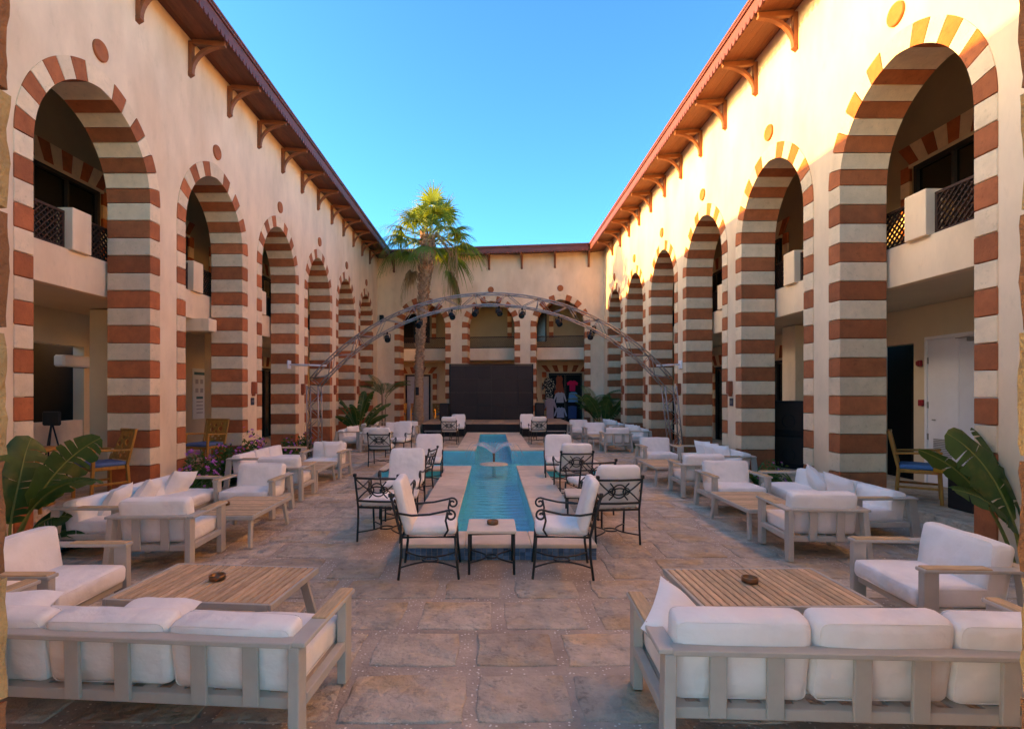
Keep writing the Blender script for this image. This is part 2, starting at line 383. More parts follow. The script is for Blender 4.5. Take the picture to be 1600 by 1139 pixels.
# ------------------------------------------------------------------ ground, paving
def ground():
    xs = [-70, -1.65, -.41, .50, 1.75, 70]; ys = [-40, 5.62, 10.6, 13.6, 18.95, 110]
    mb = MB()
    for i in range(5):
        for j in range(5):
            cx, cy = (xs[i] + xs[i + 1]) / 2, (ys[j] + ys[j + 1]) / 2
            if (-1.65 < cx < 1.75 and 10.6 < cy < 13.6) or (-.41 < cx < .5 and 5.62 < cy < 18.95): continue
            mb.add([(xs[i], ys[j], 0), (xs[i + 1], ys[j], 0), (xs[i + 1], ys[j + 1], 0), (xs[i], ys[j + 1], 0)], [(0, 1, 2, 3)])
    g = mb.build('ground', 'ground'); tag(g, 'courtyard floor of worn sandstone flags in pebbled mortar', kind='structure'); g['kind'] = 'structure'
    rnd = random.Random(5)
    stones = []
    y = 1.15
    while y < 23.2:
        d = rnd.uniform(.36, .54); x = -4.9 + rnd.uniform(0, .3)
        while x < 4.55:
            wd = rnd.choice((.40, .46, .52, .6, .72)) * rnd.uniform(.9, 1.1)
            gx, gy = rnd.uniform(.05, .15), rnd.uniform(.045, .11)
            x0, x1, y0, y1 = x, min(x + wd, 4.6), y, y + d
            ok = not (x1 > -.9 and x0 < 1.02 and y1 > 5.1) and not (x1 > -2.12 and x0 < 2.22 and y1 > 10.1 and y0 < 14.1) and x1 - x0 > .2
            if ok and not (y1 > 19.3 and x1 > -2.6 and x0 < 2.95): stones.append((x0, x1, y0, y1))
            x += wd + gx
        y += d + gy
    def stone(mb, x0, x1, y0, y1, c):
        pts = []; n = 4
        for (a, b) in (((x0, y0), (x1, y0)), ((x1, y0), (x1, y1)), ((x1, y1), (x0, y1)), ((x0, y1), (x0, y0))):
            for k in range(n):
                t = k / n; pts.append(Vector((a[0] + (b[0] - a[0]) * t, a[1] + (b[1] - a[1]) * t, 0)))
        cen = Vector(((x0 + x1) / 2, (y0 + y1) / 2, 0))
        h = rnd.uniform(.005, .010); tx, ty = rnd.uniform(-.008, .008), rnd.uniform(-.008, .008)
        for k, p in enumerate(pts):
            j = .010; p.x += rnd.uniform(-j, j); p.y += rnd.uniform(-j, j)
            if k % n == 0: p += (cen - p) * rnd.uniform(.0, .035)
        def top(p, dz=0): return (p.x - c[0], p.y - c[1], h + dz + tx * (p.x - cen.x) + ty * (p.y - cen.y))
        m = len(pts); ring1 = [cen + (p - cen) * .965 for p in pts]; ring2 = [cen + (p - cen) * .5 for p in pts]
        vs = [(p.x - c[0], p.y - c[1], -.004) for p in pts] + [top(p, -.003) for p in pts] + [top(p, rnd.uniform(-.002, .003)) for p in ring1] + [top(p, rnd.uniform(-.004, .004)) for p in ring2] + [top(cen)]
        fs = []
        for a in range(3):
            for k in range(m): fs.append((a * m + k, a * m + (k + 1) % m, (a + 1) * m + (k + 1) % m, (a + 1) * m + k))
        fs += [(3 * m + k, 3 * m + (k + 1) % m, 4 * m) for k in range(m)]
        mb.add(vs, fs, True)
    stones.sort(key=lambda s: s[2] + abs(s[0]) * .15)
    for s in stones[:298]:
        c = ((s[0] + s[1]) / 2, (s[2] + s[3]) / 2); mb = MB(); stone(mb, *s, c)
        mb.build('paving_stone', 'stone', g, loc=(c[0], c[1], 0))
    mb = MB()
    for s in stones[298:]: stone(mb, *s, (0, 0))
    mb.build('distant_paving', 'stone', g, kind='stuff')
ground()

# ------------------------------------------------------------------ arcaded wings
A_IN, Z_SP, RISE, RING, TH, WH = 1.0, 4.33, 1.10, .24, .60, 7.42
def arch_pts(extra, n, a0=0., a1=1.):
    """right half of a slightly pointed arch from spring (0) to apex (1), offset outwards by extra"""
    a = A_IN; c = (RISE * RISE - a * a) / (2 * a); r = a + c + extra; A = math.acos(c / r)
    return [(-c + r * math.cos(A * t), Z_SP + r * math.sin(A * t)) for t in (a0 + (a1 - a0) * i / n for i in range(n + 1))]
def block_mesh(name, w_, h, mat): return MB().box((0, 0, 0), (w_ - .004, TH + .026, h - .008), .007).mesh(name, mat)
JB = {k: block_mesh('jamb_block', RING + .006, .2533, k) for k in ('red', 'cream')}
PL = block_mesh('plinth_block', RING + .006, .53, 'red')
NV, KEYW = 7, .13
def vous_mesh(k, mat, key=False):
    """k-th voussoir of the right side, or the keystone"""
    W_ = (1 - KEYW) / NV; g = .0030
    mb = MB()
    if key:
        i_ = arch_pts(0, 3, 1 - KEYW + g, 1); o_ = arch_pts(RING, 3, 1 - KEYW + g, 1)
        inn = i_ + [(-x, z) for x, z in i_[::-1][1:]]; out = o_ + [(-x, z) for x, z in o_[::-1][1:]]
    else:
        inn = arch_pts(0, 4, k * W_ + g, (k + 1) * W_ - g); out = arch_pts(RING, 4, k * W_ + g, (k + 1) * W_ - g)
    T = Matrix(((1, 0, 0, 0), (0, 0, 1, -.013), (0, 1, 0, 0), (0, 0, 0, 1)))
    n = len(inn)
    vs = [T @ Vector((x, z, 0)) for x, z in inn + out] + [T @ Vector((x, z, TH + .026)) for x, z in inn + out]
    fs = []
    for i in range(n - 1):
        fs += [(i, i + 1, n + i + 1, n + i), (2 * n + i, 3 * n + i, 3 * n + i + 1, 2 * n + i + 1),
               (i, 2 * n + i, 2 * n + i + 1, i + 1), (n + i, n + i + 1, 3 * n + i + 1, 3 * n + i)]
    fs += [(0, n, 3 * n, 2 * n), (n - 1, 3 * n - 1, 4 * n - 1, 2 * n - 1)]
    fs[-1] = (n - 1, 2 * n + n - 1, 3 * n + n - 1, n + n - 1)
    return mb.add(vs, fs).mesh('voussoir', mat)
VM = [vous_mesh(k, 'red' if k % 2 == 0 else 'cream') for k in range(NV)]
VK = vous_mesh(0, 'cream', True)
MED = MB().lathe([(.0, 0), (.128, 0), (.128, .022), (.120, .032), (.112, .028), (.0, .030)], 28).mesh('medallion', 'red')

def bracket_mesh():
    mb = MB(); w_ = .085
    mb.box((0, -.035, 7.085), (w_, .07, .50), .006)
    mb.prism([(0, 6.76), (-.07, 6.80), (-.07, 6.835), (0, 6.835)], w_, Matrix(((0, 0, 1, -w_ / 2), (1, 0, 0, 0), (0, 1, 0, 0), (0, 0, 0, 1))))
    mb.bar((0, -.06, 7.325), (0, -.60, 7.285), w_, .075, .006, up=(1, 0, 0))
    n = 10; inn, out = [], []
    for i in range(n + 1):
        t = i / n; A = t * math.pi / 2
        out.append((-.072 - .47 * (1 - math.cos(A)), 6.85 + .40 * math.sin(A)))
        inn.append((-.072 - .40 * (1 - math.cos(A)) * 1.0, 6.95 + .30 * math.sin(A)))
    o2 = [(-.07 - .50 * (1 - math.cos(i / n * math.pi / 2)), 6.84 + .40 * math.sin(i / n * math.pi / 2)) for i in range(n + 1)]
    i2 = [(-.07 - .42 * (1 - math.cos(i / n * math.pi / 2)), 6.94 + .32 * math.sin(i / n * math.pi / 2)) for i in range(n + 1)]
    vs = [(sx * w_ * .45, y, z) for sx in (-1, 1) for y, z in o2 + i2]; m = n + 1; fs = []
    for i in range(n):
        fs += [(i, i + 1, m + i + 1, m + i), (2 * m + i, 3 * m + i, 3 * m + i + 1, 2 * m + i + 1), (i, 2 * m + i, 2 * m + i + 1, i + 1), (m + i, m + i + 1, 3 * m + i + 1, 3 * m + i)]
    mb.add(vs, fs)
    return mb.mesh('bracket', 'bracket')
BRK = bracket_mesh()

def lattice_mesh(L, h, pitch=.085):
    fr = MB(); t = .035
    fr.box((0, 0, h - t / 2), (L, .05, t), .004); fr.box((0, 0, t / 2), (L, .05, t), .004)
    for s in (-1, 1): fr.box((s * (L / 2 - t / 2), 0, h / 2), (t, .048, h - 2 * t), .004)
    lt = MB(); x0, x1, z0, z1 = -L / 2 + t, L / 2 - t, t, h - t; H = z1 - z0
    for sg, yy in ((1, -.008), (-1, .008)):
        k = x0 - H
        while k < x1:
            a, b = max(k, x0), min(k + H, x1)
            if b - a > .01:
                za, zb = (z0 + a - k, z0 + b - k) if sg > 0 else (z1 - (a - k), z1 - (b - k))
                lt.bar((a, yy, za), (b, yy, zb), .024, .012, 0)
            k += pitch
    return fr.mesh('lattice_panel', 'lattice'), lt.mesh('lattice_strips', 'lattice')

# flat-arch window surrounds
LB = {}
for mt in ('red', 'cream'): LB[mt] = MB().box((0, 0, 0), (.20, .05, .2533 - .008), .006).mesh('surround_block', mt)
def lintel_meshes(wd, n=9, h=.34):
    out = []; a = wd / 2 + .22
    for i in range(n):
        x0, x1 = -wd / 2 - .10 + (wd + .2) * i / n, -wd / 2 - .10 + (wd + .2) * (i + 1) / n
        sc = (a + .14) / (wd / 2 + .10)
        mb = MB(); g = .004
        mb.prism([(x0 + g, 0), (x1 - g, 0), (x1 * sc - g, h), (x0 * sc + g, h)], .05, Matrix(((1, 0, 0, 0), (0, 0, 1, -.025), (0, 1, 0, 0), (0, 0, 0, 1))))
        out.append(mb.mesh('lintel_block', 'red' if i % 2 == 0 else 'cream'))
    return out
def opening(wing, x, y, z0, z1, wd, fill, lint, kind='window'):
    """a framed opening standing on the corridor's back wall (front face at y), with banded surround"""
    e = bpy.data.objects.new(kind, None); COL.objects.link(e); e.parent = wing; e.location = (x, y, 0)
    t = .07; fm = MB()
    for s in (-1, 1): fm.box((s * (wd / 2 - t / 2), -.03, (z0 + z1) / 2), (t, .08, z1 - z0), .004)
    fm.box((0, -.03, z1 - t / 2), (wd - 2 * t, .078, t), .004)
    fm.box((0, -.03, (z0 + z1) / 2), (.05, .07, z1 - z0 - t), .004)
    fm.build('frame', 'darkwood', e)
    for s in (-1, 1):
        MB().box((s * (wd / 4 - t / 4 + .002), -.012, (z0 + z1 - t) / 2), (wd / 2 - t - .02, .012, z1 - z0 - t - .01)).build('pane', fill, e)
    for i, lm in enumerate(lint): place('lintel_block', lm, e, loc=(0, -.026, z1 + .06))
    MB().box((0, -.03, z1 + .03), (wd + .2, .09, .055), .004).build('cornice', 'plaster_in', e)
    n = int((z1 - z0) / .2533)
    for s in (-1, 1):
        for i in range(n):
            place('surround_block', LB['red' if i % 2 == 0 else 'cream'], e, loc=(s * (wd / 2 + .21), -.026, z1 + .06 - .2533 * (i + .5)))
    return e
LINT = lintel_meshes(1.5, 9); LINT_D = lintel_meshes(1.15, 7, .30)

def wing(name, label, loc, rotz, x0, x1, centres, brk, up_w, dn_d, blocks_at, ex0, ex1, depth=1.75, cx0=None, cx1=None, dz=0., gaps=()):
    wg = thing(name, label, 'building', loc, rotz)
    # --- wall sheet with arched openings
    mb = MB(); cs = sorted(centres); RO = A_IN + RING - .004
    prof = [(RO, 0.)] + arch_pts(RING - .004, 16); half = prof
    full = half + [(-x, z) for x, z in half[::-1][1:]]
    for y, fl in ((0, False), (TH, True)):
        edges = [x0] + [e for c in cs for e in (c - RO, c + RO)] + [x1]
        for i in range(0, len(edges), 2):
            f = [(edges[i], y, 0), (edges[i + 1], y, 0), (edges[i + 1], y, WH), (edges[i], y, WH)]
            mb.add(f, [(3, 2, 1, 0) if fl else (0, 1, 2, 3)])
        for c in cs:
            for (xa, za), (xb, zb) in zip(full[1:-1], full[2:-1]):
                f = [(c + xa, y, za), (c + xa, y, WH), (c + xb, y, WH), (c + xb, y, zb)]
                mb.add(f, [(0, 1, 2, 3) if fl else (3, 2, 1, 0)])
    for c in cs:
        for (xa, za), (xb, zb) in zip(full[:-1], full[1:]):
            mb.add([(c + xa, 0, za), (c + xa, TH, za), (c + xb, TH, zb), (c + xb, 0, zb)], [(0, 1, 2, 3)])
    mb.add([(x0, 0, WH), (x1, 0, WH), (x1, TH, WH), (x0, TH, WH)], [(0, 1, 2, 3)])
    for x in (x0, x1): mb.add([(x, 0, 0), (x, TH, 0), (x, TH, WH), (x, 0, WH)], [(0, 1, 2, 3)])
    mb.build('wall', 'plaster', wg)
    # --- banded masonry of each arch
    for c in cs:
        for s in (-1, 1):
            xx = c + s * (A_IN + RING / 2)
            place('plinth_block', PL, wg, loc=(xx, TH / 2, .265))
            for i in range(15): place('jamb_block', JB['cream' if i % 2 == 0 else 'red'], wg, loc=(xx + random.uniform(-.0015, .0015), TH / 2 + random.uniform(-.002, .002), .53 + .2533 * (i + .5)))
            for k in range(NV):
                o = place('voussoir', VM[k], wg, loc=(c, TH / 2 - TH / 2, 0))
                if s < 0: o.scale = (-1, 1, 1)
        place('voussoir', VK, wg, loc=(c, 0, 0))
        place('medallion', MED, wg, loc=(c, -.001, 5.9), rot=(R(90), 0, 0))
    # --- eave: soffit planks, scalloped fascia, brackets, roof
    for i in range(5):
        yy = -.06 - .118 * i
        MB().box(((ex0 + ex1) / 2, yy, 7.40 + .09 * yy + dz + (.003 if i % 2 else 0)), (ex1 - ex0, .112, .02), .003).build('soffit_plank', 'soffit', wg)
    fa = MB(); p = .128; n = int((ex1 - ex0) / p)
    tooth = [(0, .075), (.07, .070), (.12, .05), (.14, .028), (.24, .008), (.5, 0), (.76, .008), (.86, .028), (.88, .05), (.93, .070)]
    xs = [(ex0 + (k + t) * p, 7.27 + z + dz) for k in range(n) for t, z in tooth] + [(ex0 + n * p, 7.345 + dz)]
    ya, yb, zt = -.66, -.632, 7.50 + dz; m = len(xs)
    vs = [(x, ya, z) for x, z in xs] + [(x, ya, zt) for x, z in xs] + [(x, yb, z) for x, z in xs] + [(x, yb, zt) for x, z in xs]
    fs = []
    for i in range(m - 1):
        fs += [(i, i + 1, m + i + 1, m + i), (2 * m + i + 1, 2 * m + i, 3 * m + i, 3 * m + i + 1), (i, 2 * m + i, 2 * m + i + 1, i + 1)]
    fa.add(vs, fs); fa.build('fascia_board', 'eave', wg)
    rb = MB(); rb.box(((ex0 + ex1) / 2, -.665, 7.515 + dz), (ex1 - ex0, .05, .045), .008); rb.build('drip_board', 'eave', wg)
    rb = MB(); rb.add([(ex0, -.70, 7.54 + dz), (ex1, -.70, 7.54 + dz), (ex1, 2.5, 7.68 + dz), (ex0, 2.5, 7.68 + dz), (ex0, -.70, 7.575 + dz), (ex1, -.70, 7.575 + dz), (ex1, 2.5, 7.72 + dz), (ex0, 2.5, 7.72 + dz)],
           [(0, 3, 2, 1), (4, 5, 6, 7), (0, 1, 5, 4), (2, 3, 7, 6), (1, 2, 6, 5), (0, 4, 7, 3)])
    rb.build('roof', 'tile', wg)
    for b in brk: place('bracket', BRK, wg, loc=(b, 0, dz - .012))
    # --- gallery behind: floors, parapet, lattice, back wall
    c0, c1 = (cx0 if cx0 is not None else x0), (cx1 if cx1 is not None else x1); yb = TH + depth
    MB().box(((c0 + c1) / 2, (TH + yb) / 2 + .03, .07), (c1 - c0, depth + .02, .14), .01).build('corridor_floor', 'stone', wg)
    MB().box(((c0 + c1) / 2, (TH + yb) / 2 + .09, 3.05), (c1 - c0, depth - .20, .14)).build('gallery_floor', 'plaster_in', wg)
    MB().box(((c0 + c1) / 2, .72, 3.23), (c1 - c0, .13, .52), .006).build('parapet', 'plaster', wg)
    bw = MB()
    segs = []; cur = c0
    for a, b in sorted(gaps): segs.append((cur, a)); cur = b
    segs.append((cur, c1))
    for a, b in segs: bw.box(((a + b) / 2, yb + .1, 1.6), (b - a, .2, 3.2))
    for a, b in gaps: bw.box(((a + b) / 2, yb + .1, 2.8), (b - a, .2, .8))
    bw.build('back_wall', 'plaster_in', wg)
    MB().box(((c0 + c1) / 2, yb + .098, 5.3), (c1 - c0, .2, 4.196)).build('gallery_wall', 'plaster_shade', wg)
    MB().box(((c0 + c1) / 2, (TH + yb) / 2, 7.30), (c1 - c0, depth - .01, .1)).build('ceiling', 'plaster_shade', wg)
    for c in cs:
        bx = c + blocks_at
        if blocks_at: 
            MB().box((bx, .70, 3.76), (.34, .22, .56), .008).build('parapet_block', 'plaster', wg)
            a0, a1 = c - 1.42, bx - .172; b0, b1 = bx + .172, c + 1.42
            spans = [(a0, a1), (b0, b1)]
        else: spans = [(c - 1.4, c + 1.4)]
        for a, b in spans:
            key = round(b - a, 3)
            if key not in LAT: LAT[key] = lattice_mesh(b - a, .50)
            o = place('lattice_panel', LAT[key][0], wg, loc=((a + b) / 2, .72, 3.492)); place('lattice_strips', LAT[key][1], o)
    for x in up_w: opening(wg, x, yb, 3.9, 5.28, 1.5, 'darkglass', LINT)
    for x in dn_d: opening(wg, x, yb, .14, 2.35, 1.15, 'darkglass', LINT_D, 'door')
    return wg
LAT = {}
XL, XR = -4.95, 4.62
LC = [6.87 + 2.92 * k for k in range(6)]; RC = [6.20 + 2.84 * k for k in range(6)]
WL = wing('arcade_wing', 'long two storey arcade on the left, its striped arches fully in shade', (XL, 0, 0), R(90), 1.1, 24.2, LC,
     [3.67 + 1.31 * k for k in range(15)], [9.3, 12.2, 15.1, 18.0], [17.4, 20.3], .5, 1.2, 24.0, gaps=[(8.5, 9.75)])
WR = wing('arcade_wing', 'long two storey arcade on the right, its upper wall lit by low sun', (XR, 0, 0), R(-90), -23.2, -1.1, [-c for c in RC],
     [-(3.27 + 1.24 * k) for k in range(15)], [-8.15, -11.0, -13.8, -16.7], [-13.2, -16.2, -19.0], -.5, -22.8, -1.2, gaps=[(-9.85, -8.98)])
BA = math.atan2(-1.2, 9.57); bc, bs = math.cos(BA), math.sin(BA)
def BW(x, y, z): return Vector((XL + bc * x - bs * y, 23.6 + bs * x + bc * y, z))
WB = wing('arcade_wing', 'short arcade closing the far end of the court behind the black screen', (XL, 23.6, 0), BA, -.7, 10.4, [2.0, 4.96, 7.87],
     [.75 + 1.38 * k for k in range(7)], [1.0, 6.5], [], 0, .55, 9.05, cx0=-2.2, cx1=12, dz=-.012)
# plastered blank piece of wall where right corridor starts, pillars in the corridors
def corridor_bits():
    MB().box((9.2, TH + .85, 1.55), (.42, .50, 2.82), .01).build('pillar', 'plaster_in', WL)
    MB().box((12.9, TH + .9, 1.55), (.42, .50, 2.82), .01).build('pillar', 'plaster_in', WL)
    MB().box((-11.35, TH + 1.25, 1.55), (.5, .55, 2.82), .01).build('pillar', 'plaster', WR)
    MB().box((9.05 + 1.3, TH + .3, 2.86), (.30, 1.1, .24), .01).build('ceiling_beam', 'plaster', WL)
    for x in (-2.1, 11.9): MB().box((x, TH + .95, 3.7), (.15, 1.7, 7.3)).build('unseen_end_wall', 'plaster_in', WB)  # unseen ends, added to keep low sun out of the far corridor
    # service hatch room behind left wall
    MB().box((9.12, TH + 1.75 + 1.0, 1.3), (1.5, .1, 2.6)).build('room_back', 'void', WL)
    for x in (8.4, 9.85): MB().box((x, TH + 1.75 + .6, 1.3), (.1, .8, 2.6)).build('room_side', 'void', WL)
    MB().box((9.12, TH + 1.75 + .08, .62), (1.25, .12, .96), .005).build('serving_counter', 'stone_top', WL)
    # dark doorway on the right
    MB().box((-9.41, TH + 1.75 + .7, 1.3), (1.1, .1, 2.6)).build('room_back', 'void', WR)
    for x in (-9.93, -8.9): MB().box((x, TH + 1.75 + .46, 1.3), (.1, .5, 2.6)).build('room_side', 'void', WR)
corridor_bits()

# gate wall behind which the camera stands
def gate():
    g = thing('gate_wall', 'rough ablaq stone gateway whose jambs edge the picture', 'wall', (0, 0, 0))
    mb = MB()
    for a, b in ((-5.6, -1.30), (1.36, 5.3)): mb.box(((a + b) / 2, .86, 2.1), (b - a, .44, 4.2))
    mb.box((.03, .86, 4.0), (2.66, .43, .4)); mb.build('wall', 'plaster', g)
    def rough(sx, sz, seed):
        n = 10; vs, fs = [], []; d = .48
        def P(x, y, z):
            v = Vector((x, y, z)); nv = noise.noise_vector(v * 14 + Vector((seed, 0, 0))) * .006 + noise.noise_vector(v * 45 + Vector((seed, 3, 0))) * .004
            for a, h in ((0, sx / 2), (1, d / 2), (2, sz / 2)):
                e = h - abs(v[a]); 
                if e < .001: v[a] += nv[a]
            r = .012
            ex, ey, ez = sx / 2 - abs(x), d / 2 - abs(y), sz / 2 - abs(z)
            k = sorted((ex, ey, ez))
            if k[1] < .004: v *= .985
            return v
        mb = MB()
        for ax in range(3):
            dims = [sx, d, sz]; u, w_ = [i for i in range(3) if i != ax]
            for sg in (-1, 1):
                vs = []
                for j in range(n + 1):
                    for i in range(n + 1):
                        p = [0, 0, 0]; p[ax] = sg * dims[ax] / 2; p[u] = dims[u] * (i / n - .5); p[w_] = dims[w_] * (j / n - .5); vs.append(P(*p))
                fs = []
                for j in range(n):
                    for i in range(n):
                        a = j * (n + 1) + i; fs.append((a, a + 1, a + n + 2, a + n + 1))
                mb.add(vs, fs, True)
        return mb
    for sx_, xin in ((-1, -.975), (1, 1.062)):
        z = 0; k = 0
        while z < 3.8:
            hgt = .245 + .012 * math.sin(k * 2.3)
            wd = .34 + .012 * ((k * 7) % 3 - 1); x = xin + sx_ * (wd / 2) + random.uniform(-.004, .004)
            rough(wd, hgt - .008, k * 5.1 + xin).build('gate_block', 'gate_y' if (k % 2 == 0) else 'gate_r', g, loc=(x, .86, z + hgt / 2))
            z += hgt; k += 1
gate()

# ------------------------------------------------------------------ pool
def pool():
    p = thing('pool', 'cross shaped pool with travertine rim and blue mosaic front', 'pool', (0, 0, 0))
    fl = MB()
    for x0, x1, y0, y1 in ((-.41, .5, 5.62, 10.6), (-1.65, 1.75, 10.6, 13.6), (-.41, .5, 13.6, 18.95)):
        fl.add([(x0, y0, -.2), (x1, y0, -.2), (x1, y1, -.2), (x0, y1, -.2)], [(0, 1, 2, 3)])
    fl.build('basin_floor', 'basin', p)
    # rim walls (x0,x1,y0,y1) and the coping that lies on them
    rim = [(-.84, .965, 5.185, 5.62), (-.84, -.41, 5.62, 10.6), (.5, .965, 5.62, 10.6), (-2.06, -.84, 10.19, 10.6), (.965, 2.16, 10.19, 10.6),
           (-2.06, -1.65, 10.6, 13.6), (1.75, 2.16, 10.6, 13.6), (-2.06, -.41, 13.6, 14.0), (.5, 2.16, 13.6, 14.0),
           (-.84, -.41, 14.0, 18.95), (.5, .965, 14.0, 18.95), (-.84, .965, 18.95, 19.3)]
    wl_ = MB()
    for x0, x1, y0, y1 in rim: wl_.box(((x0 + x1) / 2, (y0 + y1) / 2, -.17), (x1 - x0, y1 - y0, .572))
    wl_.build('rim_wall', 'basin', p)
    cop = []
    def run(x0, x1, y0, y1, n, axis):
        for i in range(n):
            if axis == 'x': cop.append((x0 + (x1 - x0) * i / n, x0 + (x1 - x0) * (i + 1) / n, y0, y1))
            else: cop.append((x0, x1, y0 + (y1 - y0) * i / n, y0 + (y1 - y0) * (i + 1) / n))
    run(-.88, 1.0, 5.145, 5.64, 3, 'x'); run(-.88, -.39, 5.64, 10.15, 5, 'y'); run(.48, 1.0, 5.64, 10.15, 5, 'y')
    run(-2.1, -.39, 10.15, 10.62, 2, 'x'); run(.48, 2.2, 10.15, 10.62, 2, 'x'); run(-2.1, -1.63, 10.62, 13.58, 3, 'y'); run(1.73, 2.2, 10.62, 13.58, 3, 'y')
    run(-2.1, -.39, 13.58, 14.05, 2, 'x'); run(.48, 2.2, 13.58, 14.05, 2, 'x'); run(-.88, -.39, 14.05, 18.93, 4, 'y'); run(.48, 1.0, 14.05, 18.93, 4, 'y'); run(-.88, 1.0, 18.93, 19.34, 2, 'x')
    for x0, x1, y0, y1 in cop:
        MB().box((0, 0, 0), (x1 - x0 - .003, y1 - y0 - .003, .04), .008).build('coping_stone', 'travertine', p, loc=((x0 + x1) / 2, (y0 + y1) / 2, .138 + random.uniform(-.001, .001)))
    t = MB().box((0, 0, 0), (.049, .016, .037), .003).mesh('mosaic_tile', 'mosaic')
    MB().box((.06, 5.183, .056), (1.8, .008, .112)).build('grout_bed', 'grout', p)
    for i in range(35):
        for j in range(3):
            place('mosaic_tile', t, p, loc=(-.83 + .0262 + i * .0523, 5.178, .020 + .0385 * j))
    ts = MB().box((0, 0, 0), (.016, .10, .052), .003).mesh('side_tile', 'mosaic')
    for sx, xx in ((-1, -.846), (1, .971)):
        for i in range(46):
            for j in range(2): place('side_tile', ts, p, loc=(xx, 5.25 + i * .1045, .032 + .055 * j))
    wt = MB(); z = .065
    for x0, x1, y0, y1 in ((-.41, .5, 5.62, 10.6), (-1.65, 1.75, 10.6, 13.6), (-.41, .5, 13.6, 18.95)):
        wt.add([(x0, y0, z), (x1, y0, z), (x1, y1, z), (x0, y1, z)], [(0, 1, 2, 3)])
    wo = wt.build('water', 'water'); wo['kind'] = 'structure'; wo['label'] = 'rippled turquoise water filling the cross shaped pool'
    # fountain
    f = thing('fountain', 'small pool fountain spraying a thin bell of water from a round stone', 'fountain', (.05, 11.5, 0))
    MB().lathe([(.20, .058), (.30, .060), (.30, .078), (.12, .10), (.03, .115)], 28).build('pedestal', 'travertine', f); MB().lathe([(.035, -.19), (.035, .058)], 12).build('feed_pipe', 'basin', f)
    MB().lathe([(.022, .12), (.022, .26), (.03, .28), (.03, .30), (.012, .305)], 12).build('nozzle', 'copper', f)
    jet = MB(); rnd = random.Random(3)
    for k in range(84):
        a = 2 * math.pi * k / 84 + rnd.uniform(-.03, .03); rr = rnd.uniform(.50, .68) * (1 if k % 7 else .7); hh = rnd.uniform(.17, .23); pts, ra = [], []
        for i in range(13):
            t_ = i / 12; r_ = .02 + rr * t_ ; z_ = .30 + hh * (1 - (1 - t_ / .62) ** 2) if t_ < .62 else .30 + hh - (hh + .22) * ((t_ - .62) / .38) ** 2
            pts.append((r_ * math.cos(a), r_ * math.sin(a), z_)); ra.append(.0012 + .0022 * rnd.random() * t_ + .0008)
        jet.tube(pts[:(q_ := rnd.choice((8, 8, 9, 9, 10, 12)))], ra[:q_], 4, cap=False)
    for k in range(320):
        a = rnd.uniform(0, 6.28); r_ = rnd.uniform(.12, .62); z_ = rnd.uniform(.08, .5); q = rnd.uniform(.003, .007)
        jet.lathe([(.0005, -q), (q * .8, -q * .4), (q * .8, q * .4), (.0005, q)], 5, (r_ * math.cos(a), r_ * math.sin(a), z_))
    o = jet.build('water_spray', 'spray', f); o['kind'] = 'stuff'
pool()

# ------------------------------------------------------------------ lounge furniture
def seat_family(name, W, ncush, label, cat, seeds):
    """low painted-metal lounge seat with teak arm tops; faces local +Y"""
    root = thing(name, label, cat); D = .66; ah = .475; hw = W / 2
    for s in (-1, 1):
        x = s * (hw - .025)
        MB().bar((x, D / 2 - .05, 0), (x, D / 2 - .05, ah - .012), .05, .095, .004, up=(0, 1, 0)).build('front_leg', 'frame', root)
        MB().bar((s * (hw - .015), -D / 2 - .015, 0), (s * (hw - .035), -D / 2 + .03, ah - .014), .05, .085, .004, up=(0, 1, 0)).build('rear_leg', 'frame', root)
        ar = MB(); ar.box((x, -.002, ah), (.085, D + .012, .022), .004)
        a = ar.build('arm', 'frame', root)
        MB().box((x, .12, ah + .0135), (.074, .40, .012), .004).build('arm_inlay', 'teak_arm', a)
        MB().box((x, -.015, .205), (.045, D - .15, .05), .004).build('side_rail', 'frame', root)
    MB().box((0, -D / 2 + .015, ah + .001), (W - .088, .075, .024), .004).build('top_rail', 'frame', root)
    MB().box((0, -D / 2 + .055, .195), (W - .10, .05, .05), .004).build('rear_rail', 'frame', root)
    MB().box((0, D / 2 - .05, .195), (W - .10, .04, .05), .004).build('front_rail', 'frame', root)
    nm = ncush * 2; mod = (W - .12) / ncush
    up = MB().bar((0, -D / 2 + .02, .185), (0, -D / 2 + .012, ah - .012), .072, .02, .003, up=(0, 1, 0)).mesh('back_slat', 'frame')
    for i in range(ncush):
        for t in (.30, .70): place('back_slat', up, root, loc=(-W / 2 + .06 + mod * (i + t), 0, 0))
    ns = int(W / .13); sm_ = MB().box((0, .0, .212), (.07, D - .14, .014), .002).mesh('seat_slat', 'frame')
    for i in range(ns): place('seat_slat', sm_, root, loc=(-W / 2 + .09 + (W - .18) * i / (ns - 1), 0, 0))
    o = place('seat_cushion', cushion('seat_cushion', W - .115, .53, .125, .035, .016, seeds), root, loc=(0, .075, .283)); place('seam', seam_mesh(W - .115, .53, .125, .035), o)
    bcm = cushion('back_cushion', mod - .012, .15, .40, .042, .016, seeds + 1)
    sm2 = seam_mesh(mod - .012, .15, .40, .042)
    for i in range(ncush):
        o = place('back_cushion', bcm if i % 2 == 0 else cushion('back_cushion', mod - .012, .15, .395, .042, .018, seeds + 2 + i), root,
              loc=(-W / 2 + .06 + mod * (i + .5), -D / 2 + .135, .432 + .006 * (i % 2)), rot=(R(9), 0, R([0, 1.5, -1][i % 3])))
        place('seam', sm2, o)
    return root
CHAIR = seat_family('lounge_armchair', .74, 1, '', 'armchair', 3)
SOFA = seat_family('lounge_sofa', 1.93, 3, '', 'sofa', 21)
